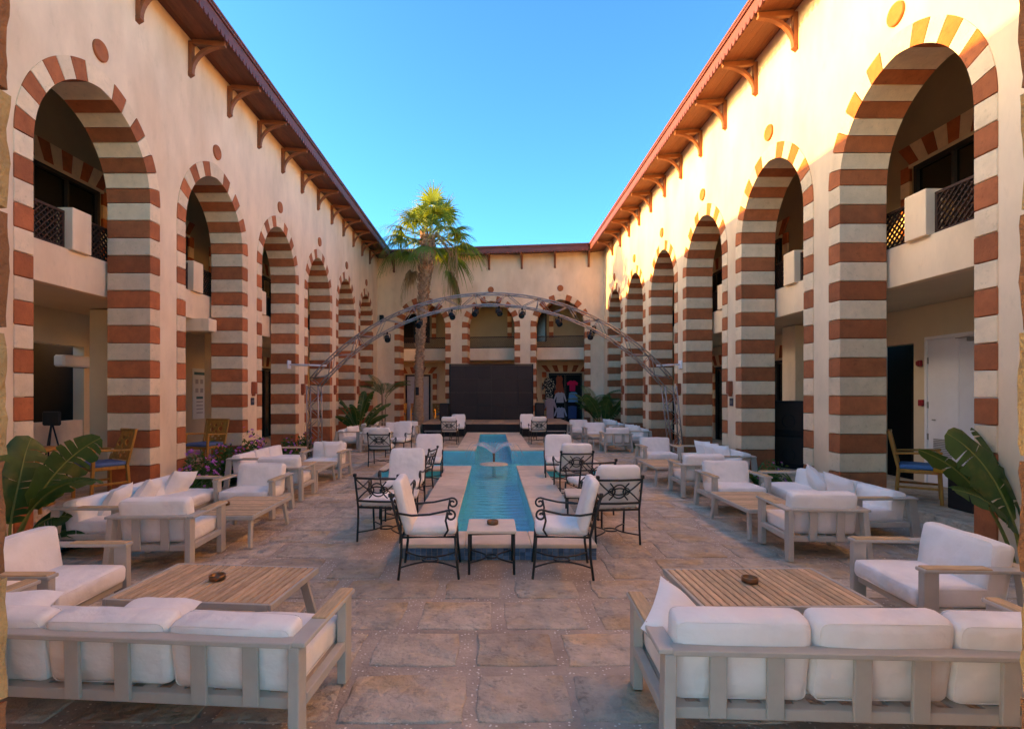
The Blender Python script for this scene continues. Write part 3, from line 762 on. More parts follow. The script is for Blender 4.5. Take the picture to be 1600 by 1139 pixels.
GA, GS = 'low white armchairs of the lounge groups', 'low white three seat sofas of the lounge groups'
def armchair(x, y, a, label): return stand(CHAIR, USED, (x, y, .014), R(a), label, GA)
def sofa(x, y, a, label): return stand(SOFA, USED, (x, y, .014), R(a), label, GS)
L1 = sofa(-1.77, 2.79, -4.3, 'nearest left sofa seen from behind, beside the left stone gate jamb')
R1 = sofa(1.71, 2.62, -2.5, 'nearest right sofa seen from behind, cushions standing well above its rail')
for so, dz, k in ((L1, -.055, .80), (R1, -.018, .96)):
    for ch in so.children:
        if ch.name.startswith('back_cushion'): ch.location.z += dz; ch.scale.z = k
armchair(-2.97, 3.62, -90, 'armchair at the left edge beside the nearest slatted table')
armchair(3.02, 3.73, 88, 'armchair at the right edge beside the nearest slatted table')
armchair(-3.03, 5.13, 2, 'armchair turned away in front of the pillow sofa by the potted leaves')
armchair(3.17, 5.42, -4, 'right armchair turned away, its back to the nearest right table')
L5 = sofa(-3.84, 6.12, -90, 'left side sofa with three tilted pillows, below the first pier')
R5 = sofa(4.06, 6.60, 91, 'right side sofa with two tilted pillows, below the wooden chairs')
armchair(-3.08, 7.08, 179, 'left armchair facing the camera in front of the purple flower bed')
armchair(3.25, 7.36, 180, 'right armchair facing the camera beyond the second slatted table')
armchair(-3.12, 8.22, 1, 'second left armchair turned away, beside the purple flower bed')
armchair(3.24, 8.52, -1, 'second right armchair turned away, standing back to back with another')
L9 = sofa(-4.02, 9.9, -90, 'left side sofa half hidden by armchairs at the flower bed')
R9 = sofa(4.16, 10.2, 90, 'right side sofa with three upright pillows by the strap leaf plants')
L11 = armchair(-3.1, 10.2, 178, 'left armchair facing the camera with a square pillow on it')
armchair(3.42, 11.2, 181, 'right armchair facing the camera level with the fountain')
armchair(-3.08, 14.6, 1, 'left armchair turned away beyond the truss leg')
armchair(3.33, 14.6, 0, 'right armchair turned away beyond the truss leg')
L12 = sofa(-3.95, 15.9, -90, 'left sofa with two pillows beyond the truss leg')
R12 = sofa(4.12, 16.1, 90, 'right sofa crowded with pillows beyond the truss leg')
armchair(-3.0, 16.8, 180, 'left armchair facing the camera just before the palm, behind a turned one')
armchair(3.2, 16.7, 180, 'right armchair facing the camera with a pillow tip above its back')
armchair(-2.72, 17.5, 176, 'white armchair facing the camera at the left end of the stage')
armchair(2.98, 18.4, 183, 'white armchair facing the camera at the right end of the stage')
L13 = sofa(-4.0, 18.8, -90, 'farthest left sofa, under the leafy plants in the corner')
R13 = sofa(4.1, 18.9, 90, 'farthest right sofa with blueish pillows, under the corner palm')

def coffee_table():
    root = thing('coffee_table', '', 'table'); W, D, h = 1.07, .70, .33
    fr = MB()
    for s in (-1, 1):
        fr.box((s * (W / 2 - .011), 0, h - .02), (.022, D, .04), .003); fr.box((0, s * (D / 2 - .011), h - .02), (W - .046, .022, .04), .003)
    fr.box((0, 0, h - .035), (W - .06, .05, .02), .002); fr.build('table_frame', 'frame', root)
    n = 21; sl = MB().box((0, 0, h - .008), ((W - .05) / n - .010, D - .048, .018), .003).mesh('slat', 'teak')
    for i in range(n): place('slat', sl, root, loc=(-W / 2 + .025 + (W - .05) * (i + .5) / n, 0, random.uniform(-.0012, .0012)))
    for sx in (-1, 1):
        for sy in (-1, 1): MB().bar((sx * (W / 2 - .03), sy * (D / 2 - .035), 0), (sx * (W / 2 - .10), sy * (D / 2 - .06), h - .04), .06, .03, .003, up=(0, 1, 0)).build('leg', 'frame', root)
    return root
CT = coffee_table(); GT = 'slatted teak coffee tables of the lounge groups'
def ctable(x, y, a, label): return stand(CT, USED, (x, y, .014), R(a), label, GT)
ctable(-1.80, 3.60, -5, 'nearest left slatted table in front of the left sofa')
ctable(1.76, 3.53, 1, 'nearest right slatted table in front of the right sofa')
ctable(-2.76, 6.02, 90, 'left slatted table beside the sofa with tilted pillows')
ctable(3.08, 6.33, 90, 'right slatted table beside the sofa with tilted pillows')
ctable(-3.13, 9.26, 90, 'left slatted table between two armchairs past the purple flowers')
ctable(3.07, 9.62, 90, 'right slatted table level with the fountain end of the pool')
ctable(3.15, 15.65, 90, 'right slatted table beyond the truss leg')
ctable(-3.1, 15.75, 90, 'left slatted table beyond the truss leg')

def ashtray_at(x, y, z, label, first=[None]):
    if first[0] is None:
        first[0] = MB().lathe([(.0, 0), (.045, 0), (.052, .004), (.052, .034), (.046, .036), (.043, .032), (.042, .010), (.0, .008)], 22).mesh('ashtray', 'copper')
    o = place('ashtray', first[0], None, loc=(x, y, z)); tag(o, label, 'ashtray', 'copper ashtrays on the tables')
ashtray_at(-1.83, 3.63, .348, 'copper ashtray on the nearest left slatted table')
ashtray_at(1.70, 3.58, .348, 'copper ashtray on the nearest right slatted table')
ashtray_at(-2.95, 6.02, .348, 'copper ashtray on the table beside the left tilted pillows')
ashtray_at(3.10, 6.10, .348, 'copper ashtray on the table beside the right tilted pillows')
ashtray_at(.01, 4.93, .402, 'copper ashtray on the iron table in front of the pool')
ashtray_at(3.3, 9.4, .348, 'copper ashtray on the right table level with the fountain')

PM = [pillow_mesh('throw_pillow', .38, .15, s) for s in (1, 5, 9)]
NP = [0]
def pillow(so, x, label, tilt=64, turn=0, y=-.035, z=.445, spin=0):
    me = PM[NP[0] % 3]; NP[0] += 1
    T = Matrix.Translation(so.location) @ Matrix.Rotation(so.rotation_euler.z, 4, 'Z') @ Matrix.Translation((x, y, z)) @ Matrix.Rotation(R(turn), 4, 'Z') @ rotx(R(tilt)) @ Matrix.Rotation(R(spin), 4, 'Z')
    o = place('throw_pillow', me, None); o.matrix_world = T
    tag(o, label, 'pillow', 'white throw pillows on the sofas')
for i, (x, tl, tn, sp, d) in enumerate(((-.62, 60, -18, 10, 'far end'), (.02, 60, 10, 8, 'middle'), (.52, 62, 12, -6, 'near end'))):
    pillow(L5, x, 'white pillow at the %s of the left pillow sofa by the first pier' % d, tl, tn, spin=sp)
pillow(R5, .22, 'white pillow standing on its corner, farther one on the right side sofa', 62, -12, spin=40)
pillow(R5, -.22, 'white pillow nearer the camera of the two on the right side sofa', 60, 14, spin=12)
pillow(R9, .55, 'far pillow of three on the right sofa by the strap leaf plants', 70, 30)
pillow(R9, .12, 'middle pillow of three on the right sofa by the strap leaf plants', 70, 25)
pillow(R9, -.3, 'near pillow of three on the right sofa by the strap leaf plants', 70, 28)
pillow(L11, -.12, 'square white pillow on the left armchair facing the camera', 72, 4, y=-.03, z=.49)
pillow(R1, .12 - .9, 'white pillow poking out at the left end of the nearest right sofa', 50, 40, y=.02, z=.425, spin=30)
pillow(L1, -.0, 'white pillow lying back on the middle of the nearest left sofa', 10, 5, y=.0, z=.405)
pillow(L1, -.78, 'white pillow at the far left end of the nearest left sofa', 14, 20, y=.0, z=.41)
for i, x in enumerate((-.5, -.2, .15)): pillow(R12, x, ('nearest', 'middle', 'farthest')[i] + ' pillow on the right sofa beyond the truss leg', 72, 30)
for i, x in enumerate((.35, .6)): pillow(L12, x, ('far', 'farthest')[i] + ' pillow on the left sofa beyond the truss leg', 68, -25)
for i, x in enumerate((-.55, -.2, .15, .5)): pillow(R13, x, ('nearest', 'second', 'third', 'farthest')[i] + ' pillow on the farthest right sofa under the palm', 72, 30)
for i, x in enumerate((.1, .5)): pillow(L13, x, ('near', 'far')[i] + ' pillow on the farthest left sofa in the corner', 68, -25)

# ------------------------------------------------------------------ wrought iron chairs round the pool
def arc(c, r, a0, a1, n, f): return [f(c[0] + r * math.cos(R(a0 + (a1 - a0) * i / n)), c[1] + r * math.sin(R(a0 + (a1 - a0) * i / n))) for i in range(n + 1)]
def iron_chair(padded):
    root = thing('iron_chair', '', 'chair'); hw, r = .235, .0115
    lean = lambda z: -.235 - max(0, z - .35) * .26
    for s in (-1, 1):
        MB().tube([(s * hw, lean(.34) - .03, 0), (s * hw, lean(.34) - .005, .2), (s * hw, lean(.36), .36), (s * hw, lean(.55), .55), (s * hw, lean(.70), .70)], r, 7).build('rear_leg', 'iron', root)
        MB().box((s * hw, lean(.715), .715), (.034, .034, .036), .006).build('finial', 'iron', root)
        MB().tube([(s * hw, .245, 0), (s * hw, .225, .18), (s * hw, .215, .355)], r, 7).build('front_leg', 'iron', root)
        pts = [(s * hw, lean(.56), .565), (s * hw * 1.06, -.15, .545), (s * hw * 1.1, 0, .555), (s * hw * 1.1, .12, .58)]
        cx, cz = .175, .545      # scroll at the arm's end
        for i in range(0, 17):
            a = R(100 - i * 27); q = .048 * (1 - i / 22); pts.append((s * hw * 1.1, cx + q * math.cos(a), cz + q * math.sin(a)))
        MB().tube(pts, .0095, 6).build('arm', 'iron', root)
        MB().tube([(s * hw, .12, .36), (s * hw * 1.05, .155, .42), (s * hw * 1.1, .135, .50), (s * hw * 1.1, .15, .575)], .009, 6).build('arm_post', 'iron', root)
    se = MB(); z = .36
    se.tube([(-hw, -.235, z), (hw, -.235, z), (hw, .22, z), (-hw, .22, z)], .012, 6, closed=True)
    for i in range(5): se.bar((-hw + .078 * (i + 1), -.235, z), (-hw + .078 * (i + 1), .22, z), .022, .006, 0)
    se.build('seat_frame', 'iron', root)
    B = MB(); zc = .56
    def f(x, zz): return (x, lean(zz) - .004, zz)
    B.tube([f(-hw, .685), f(0, .68), f(hw, .685)], .012, 6); B.build('top_rail', 'iron', root); B = MB(); B.tube([f(-hw, .435), f(0, .43), f(hw, .435)], .012, 6)
    B.build('lower_rail', 'iron', root)
    P = MB(); f_top, f_bot = .68, .44
    P.tube(arc((0, zc), .072, 0, 360, 20, f)[:-1], .0075, 5, closed=True)
    P.tube([f(-hw + .235 * 2 * t, f_top - .25 * math.sin(math.pi * t) * .62) for t in (i / 16 for i in range(17))], .0075, 5)
    P.tube([f(-hw + .235 * 2 * t, f_bot + .25 * math.sin(math.pi * t) * .62) for t in (i / 16 for i in range(17))], .0075, 5)
    for s in (-1, 1):
        P.tube([f(s * (.052 + .07 * abs(2 * t - 1) ** 1.5), .455 + .28 * t) if 0 else f(s * (.10 - .055 * math.sin(math.pi * t)), .47 + .18 * t) for t in (i / 12 for i in range(13))], .0075, 5)
        P.tube(arc((s * .075, zc), .035, 0, 360, 12, f)[:-1], .006, 5, closed=True)
    P.build('back_scrollwork', 'iron', root)
    st = MB()
    for s in (-1, 1): st.tube([(s * hw, -.25 + .485 * t, .085) if 0 else (s * (hw - .17 * math.sin(math.pi * t)), -.26 + .49 * t, .10) for t in (i / 12 for i in range(13))], .0075, 6)
    st.tube([(.07 * math.cos(a), -.015 + .07 * math.sin(a), .10) for a in (2 * math.pi * i / 18 for i in range(18))], .0075, 6, closed=True)
    st.build('stretcher', 'iron', root)
    place('seat_cushion', cushion('seat_cushion', .45, .45, .075, .035, .012, 40), root, loc=(0, .0, .405))
    if padded:
        place('back_cushion', cushion('back_cushion', .48, .08, .45, .034, .012, 44, topround=.14), root, loc=(0, -.232, .615), rot=(R(14.5), 0, 0))
    return root
IC, IB = iron_chair(True), iron_chair(False)
GI = 'black iron chairs round the pool'
def ichair(x, y, a, label, pad=True): return stand(IC if pad else IB, USED, (x, y, .014), R(a), label, GI)
ichair(-.53, 4.83, -88, 'nearest left iron chair in profile, facing right to the small table')
ichair(.61, 4.83, 86, 'nearest right iron chair in profile, facing left to the small table')
ichair(-1.15, 5.98, -8, 'unpadded iron chair turned away at the left front pool corner', False)
ichair(-1.14, 7.0, 176, 'iron chair with tall rounded white back facing the camera, left of the pool')
ichair(-1.22, 8.45, 80, 'unpadded iron chair seen edge on, left of the pool', False)
ichair(-1.10, 9.45, 182, 'iron chair facing the camera before the left arm of the pool')
ichair(-2.36, 11.75, -2, 'padded iron chair turned away left of the pool arm')
ichair(-2.28, 13.35, 165, 'iron chair facing the camera left of the far pool corner')
ichair(-1.27, 16.7, -3, 'padded iron chair turned away near the stage, left of the pool')
ichair(-1.12, 18.0, 178, 'iron chair facing the camera before the screen, left of the pool')
ichair(1.28, 5.88, 6, 'padded iron chair turned away at the right front pool corner')
ichair(1.28, 7.20, 14, 'unpadded iron chair right of the pool, in front of a padded one', False)
ichair(1.22, 8.22, 4, 'padded iron chair turned away, middle of the right pool edge')
ichair(1.16, 9.35, 176, 'iron chair facing the camera before the right arm of the pool')
ichair(1.42, 16.75, 4, 'padded iron chair turned away near the stage, right of the pool')
ichair(1.22, 18.1, 186, 'iron chair facing the camera before the screen, right of the pool')
def iron_table():
    root = thing('iron_table', '', 'table'); W, h = .43, .36
    MB().box((0, 0, h + .012), (W, W + .02, .028), .006).build('table_top', 'stone_top', root)
    fr = MB(); q = W / 2 - .02
    fr.tube([(-q, -q, h - .01), (q, -q, h - .01), (q, q, h - .01), (-q, q, h - .01)], .011, 6, closed=True); fr.build('table_frame', 'iron', root)
    for sx in (-1, 1):
        for sy in (-1, 1): MB().tube([(sx * q, sy * q, 0), (sx * q, sy * q, h - .01)], .0115, 7).build('leg', 'iron', root)
    st = MB()
    for s in (-1, 1): st.tube([(s * (q - .15 * math.sin(math.pi * t)), -q + 2 * q * t, .10) for t in (i / 12 for i in range(13))], .0075, 6)
    st.tube([(.055 * math.cos(a), .055 * math.sin(a), .10) for a in (2 * math.pi * i / 16 for i in range(16))], .0075, 6, closed=True)
    st.build('stretcher', 'iron', root); return root
IT = iron_table(); G_ = 'small stone topped iron tables by the pool'
stand(IT, USED, (0, 4.92, .014), 0, 'stone topped iron table in front of the pool, between two chairs', G_)
stand(IT, USED, (-1.09, 6.48, .014), R(4), 'stone topped iron table left of the pool, half hidden between chairs', G_)
stand(IT, USED, (1.10, 6.52, .014), R(-5), 'stone topped iron table right of the pool, half hidden between chairs', G_)

# ------------------------------------------------------------------ wooden chairs and tables under the arcades
def wood_chair(pad):
    root = thing('wooden_chair', '', 'chair'); hw = .25
    for s in (-1, 1):
        MB().bar((s * hw, .23, 0), (s * hw, .20, .66), .04, .04, .006, up=(0, 1, 0)).build('front_leg', 'honey', root)
        MB().bar((s * (hw - .01), -.25, 0), (s * (hw - .01), -.22, .44), .04, .04, .006, up=(0, 1, 0)).build('rear_leg', 'honey', root)
        MB().bar((s * (hw - .01), -.22, .44), (s * hw, -.33, .93), .04, .035, .006, up=(0, 1, 0)).build('back_post', 'honey', root)
        MB().bar((s * hw, -.25, .64), (s * (hw + .01), .235, .67), .045, .03, .008).build('arm', 'honey', root)
        MB().box((s * hw, -.01, .20), (.022, .42, .03), .004).build('side_stretcher', 'honey', root)
    se = MB(); se.box((0, -.01, .41), (.46, .46, .05), .006); se.build('seat_frame', 'honey', root)
    place('seat_pad', cushion('seat_pad', .47, .46, .06, .028, .015, 70, pad), root, loc=(0, .01, .462))
    MB().bar((-.255, -.325, .915), (.255, -.325, .915), .05, .035, .008).build('top_rail', 'honey', root)
    def q(x, z): return (x, -.225 - (z - .44) * .215, z)
    pn = MB()
    holes = [(-.10, .74, .045), (.02, .80, .030), (.10, .72, .042), (0, .69, .032), (-.08, .62, .030), (.06, .60, .038), (-.01, .55, .028), (.13, .82, .024), (-.12, .84, .022), (.14, .60, .022), (-.14, .55, .02)]
    # solid panel cut by round holes: a fine grid with the cells inside the holes left out
    nx, nz = 34, 30; x0, x1, z0, z1 = -.225, .225, .50, .895
    idx = {}
    def gv(i, j, k):
        if (i, j, k) not in idx:
            x, z = x0 + (x1 - x0) * i / nx, z0 + (z1 - z0) * j / nz; p = q(x, z); idx[i, j, k] = len(pn.v); pn.v.append((p[0], p[1] + (.009 if k else -.009), p[2]))
        return idx[i, j, k]
    inside = lambda i, j: any((x0 + (x1 - x0) * (i + .5) / nx - a) ** 2 + (z0 + (z1 - z0) * (j + .5) / nz - b) ** 2 < c * c for a, b, c in holes)
    for i in range(nx):
        for j in range(nz):
            if inside(i, j): continue
            pn.f += [[gv(i, j, 0), gv(i + 1, j, 0), gv(i + 1, j + 1, 0), gv(i, j + 1, 0)], [gv(i, j, 1), gv(i, j + 1, 1), gv(i + 1, j + 1, 1), gv(i + 1, j, 1)]]; pn.sm += [False, False]
            for di, dj, a, b in ((-1, 0, (i, j), (i, j + 1)), (1, 0, (i + 1, j), (i + 1, j + 1)), (0, -1, (i, j), (i + 1, j)), (0, 1, (i, j + 1), (i + 1, j + 1))):
                ii, jj = i + di, j + dj
                if not (0 <= ii < nx and 0 <= jj < nz) or inside(ii, jj):
                    pn.f.append([gv(*a, 0), gv(*b, 0), gv(*b, 1), gv(*a, 1)]); pn.sm.append(False)
    pn.build('back_panel', 'honey', root)
    return root
WC, WC2 = wood_chair('blue_pad'), wood_chair('azure_pad'); GW = 'honey wood armchairs under the arcades'
stand(WC, USED, (-5.42, 7.55, .142), R(150), 'honey wood chair with pierced back at the foot of the first left pier', GW)
stand(WC, USED, (-5.45, 6.15, .142), R(-60), 'honey wood chair with blue pad behind the big torn leaves', GW)
stand(WC, USED, (-6.2, 6.2, .142), R(-30), 'honey wood chair with blue pad on the far side of the round table', GW)
stand(WC, USED, (-5.45, 10.35, .142), R(165), 'honey wood chair behind the purple flowers, in the second left arch', GW)
stand(WC2, USED, (5.74, 7.30, .142), R(-128), 'honey wood chair with bright blue pad beside the white double door', GW)
stand(WC2, USED, (5.72, 6.02, .142), R(50), 'honey wood chair with bright blue pad behind the right broad leaves', GW)
for x, y, a, s in ((-3.35, 24.4, 190, 'at the far glazed door, right of the palm trunk'), (-4.2, 24.55, 160, 'at the far glazed door, left of the palm trunk'), (-2.3, 24.3, 200, 'between the far glazed door and the stage speaker')):
    stand(WC, USED, (x, y, .142), R(a), 'honey wood chair ' + s, GW)
t = thing('round_table', 'round wooden pedestal table under the first left arch', 'table', (-5.95, 6.95, .14))
MB().lathe([(.0, .70), (.36, .70), (.37, .715), (.36, .735), (.0, .735)], 30).build('table_top', 'honey', t)
MB().lathe([(.30, 0), (.30, .025), (.075, .04), (.07, .70), (.16, .70)], 24).build('pedestal', 'honey', t)
t = thing('low_table', 'low amber edged table on a black base, between bright blue padded chairs', 'table', (5.95, 6.68, .14))
MB().box((0, 0, .46), (.62, .55, .045), .006).build('table_top', 'yellow_edge', t); MB().box((0, 0, .22), (.40, .36, .435), .006).build('table_base', 'black', t)

# ------------------------------------------------------------------ doors, signs, lamps
def white_door():
    d = thing('double_door', 'white louvred double door behind the first right arch', 'door', (XR + TH + 1.75 - .002, 8.07, .14), R(-90))
    fr = MB(); W, H = 1.16, 2.28
    for s in (-1, 1): fr.box((s * (W / 2 + .025), -.025, H / 2), (.05, .05, H), .004)
    fr.box((0, -.025, H + .025), (W + .1, .05, .05), .004); fr.build('door_frame', 'white', d)
    for s in (-1, 1):
        lf = MB().box((s * W / 4, -.02, H / 2), (W / 2 - .006, .03, H - .006), .003).build('door_leaf', 'white', d)
        lv = MB()
        for k in range(15): lv.box((s * W / 4, -.038, .34 + .027 * k), (.34, .012, .012), 0, Matrix.Rotation(R(30), 3, 'X'))
        lv.build('louvre', 'grey_metal', lf)
        for z in (.25, .75, 1.25, 1.95): MB().box((s * (W / 2 - .01), -.04, z), (.03, .014, .10), .003).build('hinge', 'grey_metal', lf)
    c = MB(); c.box((.30, -.07, H - .06), (.20, .06, .055), .006); c.bar((.24, -.09, H - .03), (.02, -.10, H - .03), .018, .012, 0); c.build('door_closer', 'grey_metal', d)
    MB().bar((-.52 + .06, -.06, 1.02), (-.40, -.06, 1.02), .018, .018, .003).build('handle', 'grey_metal', d)
white_door()
def wall_dev(x, y, z, label, cat, name, mb, mat):
    o = mb.build(name, mat, None, loc=(x, y, z), rot=(0, 0, R(-90))); tag(o, label, cat)
wall_dev(XR + TH + 1.75, 8.83, 2.06, 'round red alarm sounder on the wall left of the white door', 'alarm', 'alarm_sounder', MB().lathe([(.0, 0), (.055, 0), (.06, .02), (.045, .07), (.0, .075)], 18).add([], []) if 0 else MB().box((0, -.02, 0), (.10, .04, .10), .015).box((0, -.055, 0), (.075, .03, .075), .014), 'red_plastic')
wall_dev(XR + TH + 1.75, 8.80, 1.42, 'square red call point below the alarm beside the white door', 'alarm', 'call_point', MB().box((0, -.02, 0), (.10, .04, .10), .008).box((0, -.044, 0), (.05, .01, .05), .003), 'red_plastic')
lm = MB(); lm.box((0, -.045, .02), (.11, .09, .25), .012); lm.box((0, -.03, -.125), (.06, .06, .05), .01)
LAMP = lm.mesh('wall_lamp', 'terracotta')
ordn = ['second', 'third', 'fourth', 'fifth', 'sixth']
for k in range(1, 5):
    for side, cs, X, rz, st in (('left', LC, XL, 90, 1), ('right', RC, XR, -90, 1)):
        y = (cs[k] + cs[k + 1]) / 2
        o = place('wall_lamp', LAMP, None, loc=(X + (.002 if side == 'left' else -.002), y, 1.66), rot=(0, 0, R(rz)))
        tag(o, 'terracotta box lamp on the %s pier of the %s arcade, counted from the camera' % (ordn[k - 1], side), 'lamp', 'terracotta wall lamps on the piers')
for side, cs, X, rz in (('left', LC, XL, 90), ('right', RC, XR, -90)):
    y = (cs[1] + cs[2]) / 2
    s = thing('wall_sign', 'small dark blue sign plate under the lamp of the %s pier' % side, 'sign', (X, y, 1.40), R(rz), 'dark blue plates under the pier lamps')
    MB().box((0, -.008, 0), (.15, .012, .15), .003).build('plate', 'sign', s)
    MB().box((0, -.0155, .012), (.10, .003, .012)).build('line_of_print', 'grey_metal', s); MB().box((0, -.0155, -.02), (.075, .003, .010)).build('line_of_print', 'grey_metal', s)
p = thing('poster', 'tall white notice board with teal headings in the left corridor', 'poster', (XL - TH - 1.75 + .005, 13.75, 1.55), R(90))
MB().box((0, -.015, 0), (1.0, .02, 1.25), .004).build('board', 'poster', p)
MB().box((0, -.0275, .50), (.9, .003, .07)).build('heading', 'poster_teal', p)
for r_ in range(2):
    for c in range(4): MB().box((-.33 + .22 * c, -.0275, .30 - .22 * r_), (.13, .003, .11)).build('picture_print', 'poster_grey', p)
for c in range(2): MB().box((-.2 + .42 * c, -.0275, -.10), (.3, .003, .06)).build('heading', 'poster_teal', p)
for c in range(2):
    for r_ in range(4): MB().box((-.2 + .42 * c, -.0275, -.2 - .09 * r_), (.3, .003, .035)).build('line_of_print', 'poster_grey', p)
t = thing('torch_lamp', 'slender copper torch lamp bracketed to the pillar behind the second left arch', 'lamp', (-5.95, 12.35, 0))
MB().tube([(-.05, 0, .5), (.05, 0, 2.1)], .016, 8).build('pole', 'copper', t)
MB().lathe([(.02, 0), (.09, .06), (.12, .14), (.115, .15), (.0, .08)], 18, (.06, 0, 2.08)).build('bowl', 'copper', t)
for z in (1.2, 1.65): MB().tube([(.0, 0, z), (-.05, .33, z)], .01, 6).build('wall_bracket', 'copper', t)
t = thing('easel', 'thin black tripod easel in the dark of the first left arch', 'easel', (-6.75, 8.35, .14))
for a in (30, 150, 270): MB().tube([(.22 * math.cos(R(a)), .22 * math.sin(R(a)), 0), (0, 0, 1.0)], .012, 6).build('leg', 'black', t)
MB().box((0, 0, 1.05), (.28, .05, .22), .02).build('head', 'black', t)
t = thing('wall_unit', 'white air curtain unit over the dark serving hatch', 'appliance', (XL - TH - 1.75 + .0, 9.35, 2.12), R(90))
MB().box((0, -.10, 0), (.62, .19, .20), .03).build('casing', 'white', t); MB().box((0, -.12, -.101), (.5, .08, .012)).build('outlet', 'black', t)
o = MB().box((0, -.012, 0), (.16, .02, .2), .003).build('notice', flat('teal_notice', (.05, .24, .2)), None, loc=(XL - TH - 1.75 - .95 + .21, 8.85, 1.35), rot=(0, 0, R(90))); tag(o, 'small teal notice inside the dark left hatch', 'notice')

# ------------------------------------------------------------------ stage, screen, speakers
st = thing('stage', 'low black fronted stage with brown boards at the far end', 'stage', (0, 0, 0))
MB().box((.18, 21.0, .22), (5.3, 3.1, .44)).build('stage_front', 'black', st)
for i in range(9): MB().box((-2.47 + .594 * i + .297 - .02, 21.0, .46), (.588, 3.2, .045), .004).build('deck_board', 'stagetop', st)
for s, x in ((-1, -2.0), (1, 2.25)):
    q = thing('stage_step', 'grey step box before the %s part of the stage' % ('left' if s < 0 else 'right'), 'step', (x, 19.15, .012))
    MB().box((0, 0, .20), (.72, .3, .03), .004).build('tread', 'grey_metal', q)
    for k in (-1, 1): MB().box((k * .33, 0, .093), (.03, .26, .184), .003).build('side_panel', 'black', q)
sc = thing('led_screen', 'large blank black video wall standing on the stage', 'screen', (-.01, 21.6, .484))
for i in range(6):
    for j in range(4): MB().box((-1.34 + .536 * i, 0, .28 + .536 * j), (.5345, .07, .5345), .002).build('screen_panel', 'screen', sc)
fr = MB()
for s in (-1, 1): fr.box((s * 1.64, .01, 1.10), (.055, .12, 2.24), .005)
fr.box((0, .01, 2.19), (3.22, .115, .05), .005); fr.build('screen_frame', 'black', sc)
br = MB()
for x in (-1.2, 0, 1.2): br.bar((x, .1, 2.0), (x, .9, 0), .05, .05, .004); br.bar((x, .1, 0), (x, .1, 2.0), .05, .05, .004)
br.build('rear_brace', 'grey_metal', sc)
def speaker(x, y, z, w_, d, h, label, rz=0):
    s = thing('loudspeaker', label, 'speaker', (x, y, z), R(rz), 'black loudspeakers')
    MB().box((0, 0, h / 2), (w_, d, h), .012).build('cabinet', 'black', s)
    g = MB().box((0, -d / 2 - .006, h * .56), (w_ * .86, .014, h * .78), .004).build('grille', 'screen', s)
    MB().tube([(w_ * .2 * math.cos(a), -d / 2 - .016, h * .42 + w_ * .2 * math.sin(a)) for a in (2 * math.pi * i / 16 for i in range(16))], .008, 5, closed=True).build('cone_ring', 'black', g)
    return s
speaker(-1.84, 21.3, .484, .36, .4, .66, 'black loudspeaker on the stage left of the video wall')
speaker(1.88, 21.3, .484, .34, .4, .68, 'black loudspeaker on the stage right of the video wall')
speaker(5.93, 10.5, .14, .60, .62, .62, 'black subwoofer on the corridor floor behind the second right pier', -60)
speaker(5.93, 10.5, .762, .62, .64, .66, 'black loudspeaker stacked on the subwoofer behind the second right pier', -60)
speaker(5.55, 16.9, .14, .6, .6, 1.35, 'tall black loudspeaker behind the right truss leg', -60)

# ------------------------------------------------------------------ lighting truss
def truss():
    t = thing('lighting_truss', 'aluminium box truss arching over the court from side to side', 'truss', (0, 13.0, 0))
    zc = 3.80; half, z_end = 4.20, 1.82; sag = zc - z_end; Rr = (half ** 2 + sag ** 2) / (2 * sag); cz = zc - Rr; A = math.asin(half / Rr); hw = .135
    def P(tt, dr, dy): a = -A + 2 * A * tt; return Vector((math.sin(a) * (Rr + dr), dy, cz + math.cos(a) * (Rr + dr)))
    N = 40
    for dr in (-hw, hw):
        for dy in (-hw, hw): MB().tube([P(i / N, dr, dy) for i in range(N + 1)], .0165, 7).build('chord', 'alu', t)
    rod = MB().tube([(0, 0, 0), (0, 0, 1)], .0085, 6).mesh('lacing_bar', 'alu')
    def lace(a, b):
        d = b - a; o = place('lacing_bar', rod, t); o.matrix_local = Matrix.Translation(a) @ d.to_track_quat('Z', 'Y').to_matrix().to_4x4() @ Matrix.Diagonal((1, 1, d.length, 1))
    n = 26
    for i in range(n):
        a, b = i / n, (i + 1) / n; s = 1 if i % 2 else -1
        for dy in (-hw, hw): lace(P(a, -hw * s, dy), P(b, hw * s, dy))
        for dr in (-hw, hw): lace(P(a, dr, -hw * s), P(b, dr, hw * s))
        if i % 4 == 0:
            for dy in (-hw, hw): lace(P(a, -hw, dy), P(a, hw, dy))
            for dr in (-hw, hw): lace(P(a, dr, -hw), P(a, dr, hw))
    for s, xb in ((-1, -4.22), (1, 4.42)):
        top = Vector((s * 4.24, 0, 1.74)); bot = Vector((xb, 0, 0.02))
        for dx in (-hw, hw):
            for dy in (-hw, hw): MB().tube([bot + Vector((dx, dy, 0)), top + Vector((dx, dy, 0))], .0165, 7).build('leg_chord', 'alu', t)
        m = 7
        for i in range(m):
            a, b = bot.lerp(top, i / m), bot.lerp(top, (i + 1) / m); q = 1 if i % 2 else -1
            for dy in (-hw, hw): lace(a + Vector((-hw * q, dy, 0)), b + Vector((hw * q, dy, 0)))
            for dx in (-hw, hw): lace(a + Vector((dx, -hw * q, 0)), b + Vector((dx, hw * q, 0)))
        MB().box((xb, 0, .025), (.42, .42, .02), .003).build('base_plate', 'alu', t)
        xw = XL + .02 if s < 0 else XR - .02
        MB().tube([(xw, .25, 2.26), (s * 3.95, .0, 2.22)], .024, 8).build('wall_strut', 'white', t)
        MB().box((xw, .25, 2.26), (.03, .2, .2), .004).build('wall_plate', 'white', t)
    return P
TP = truss()
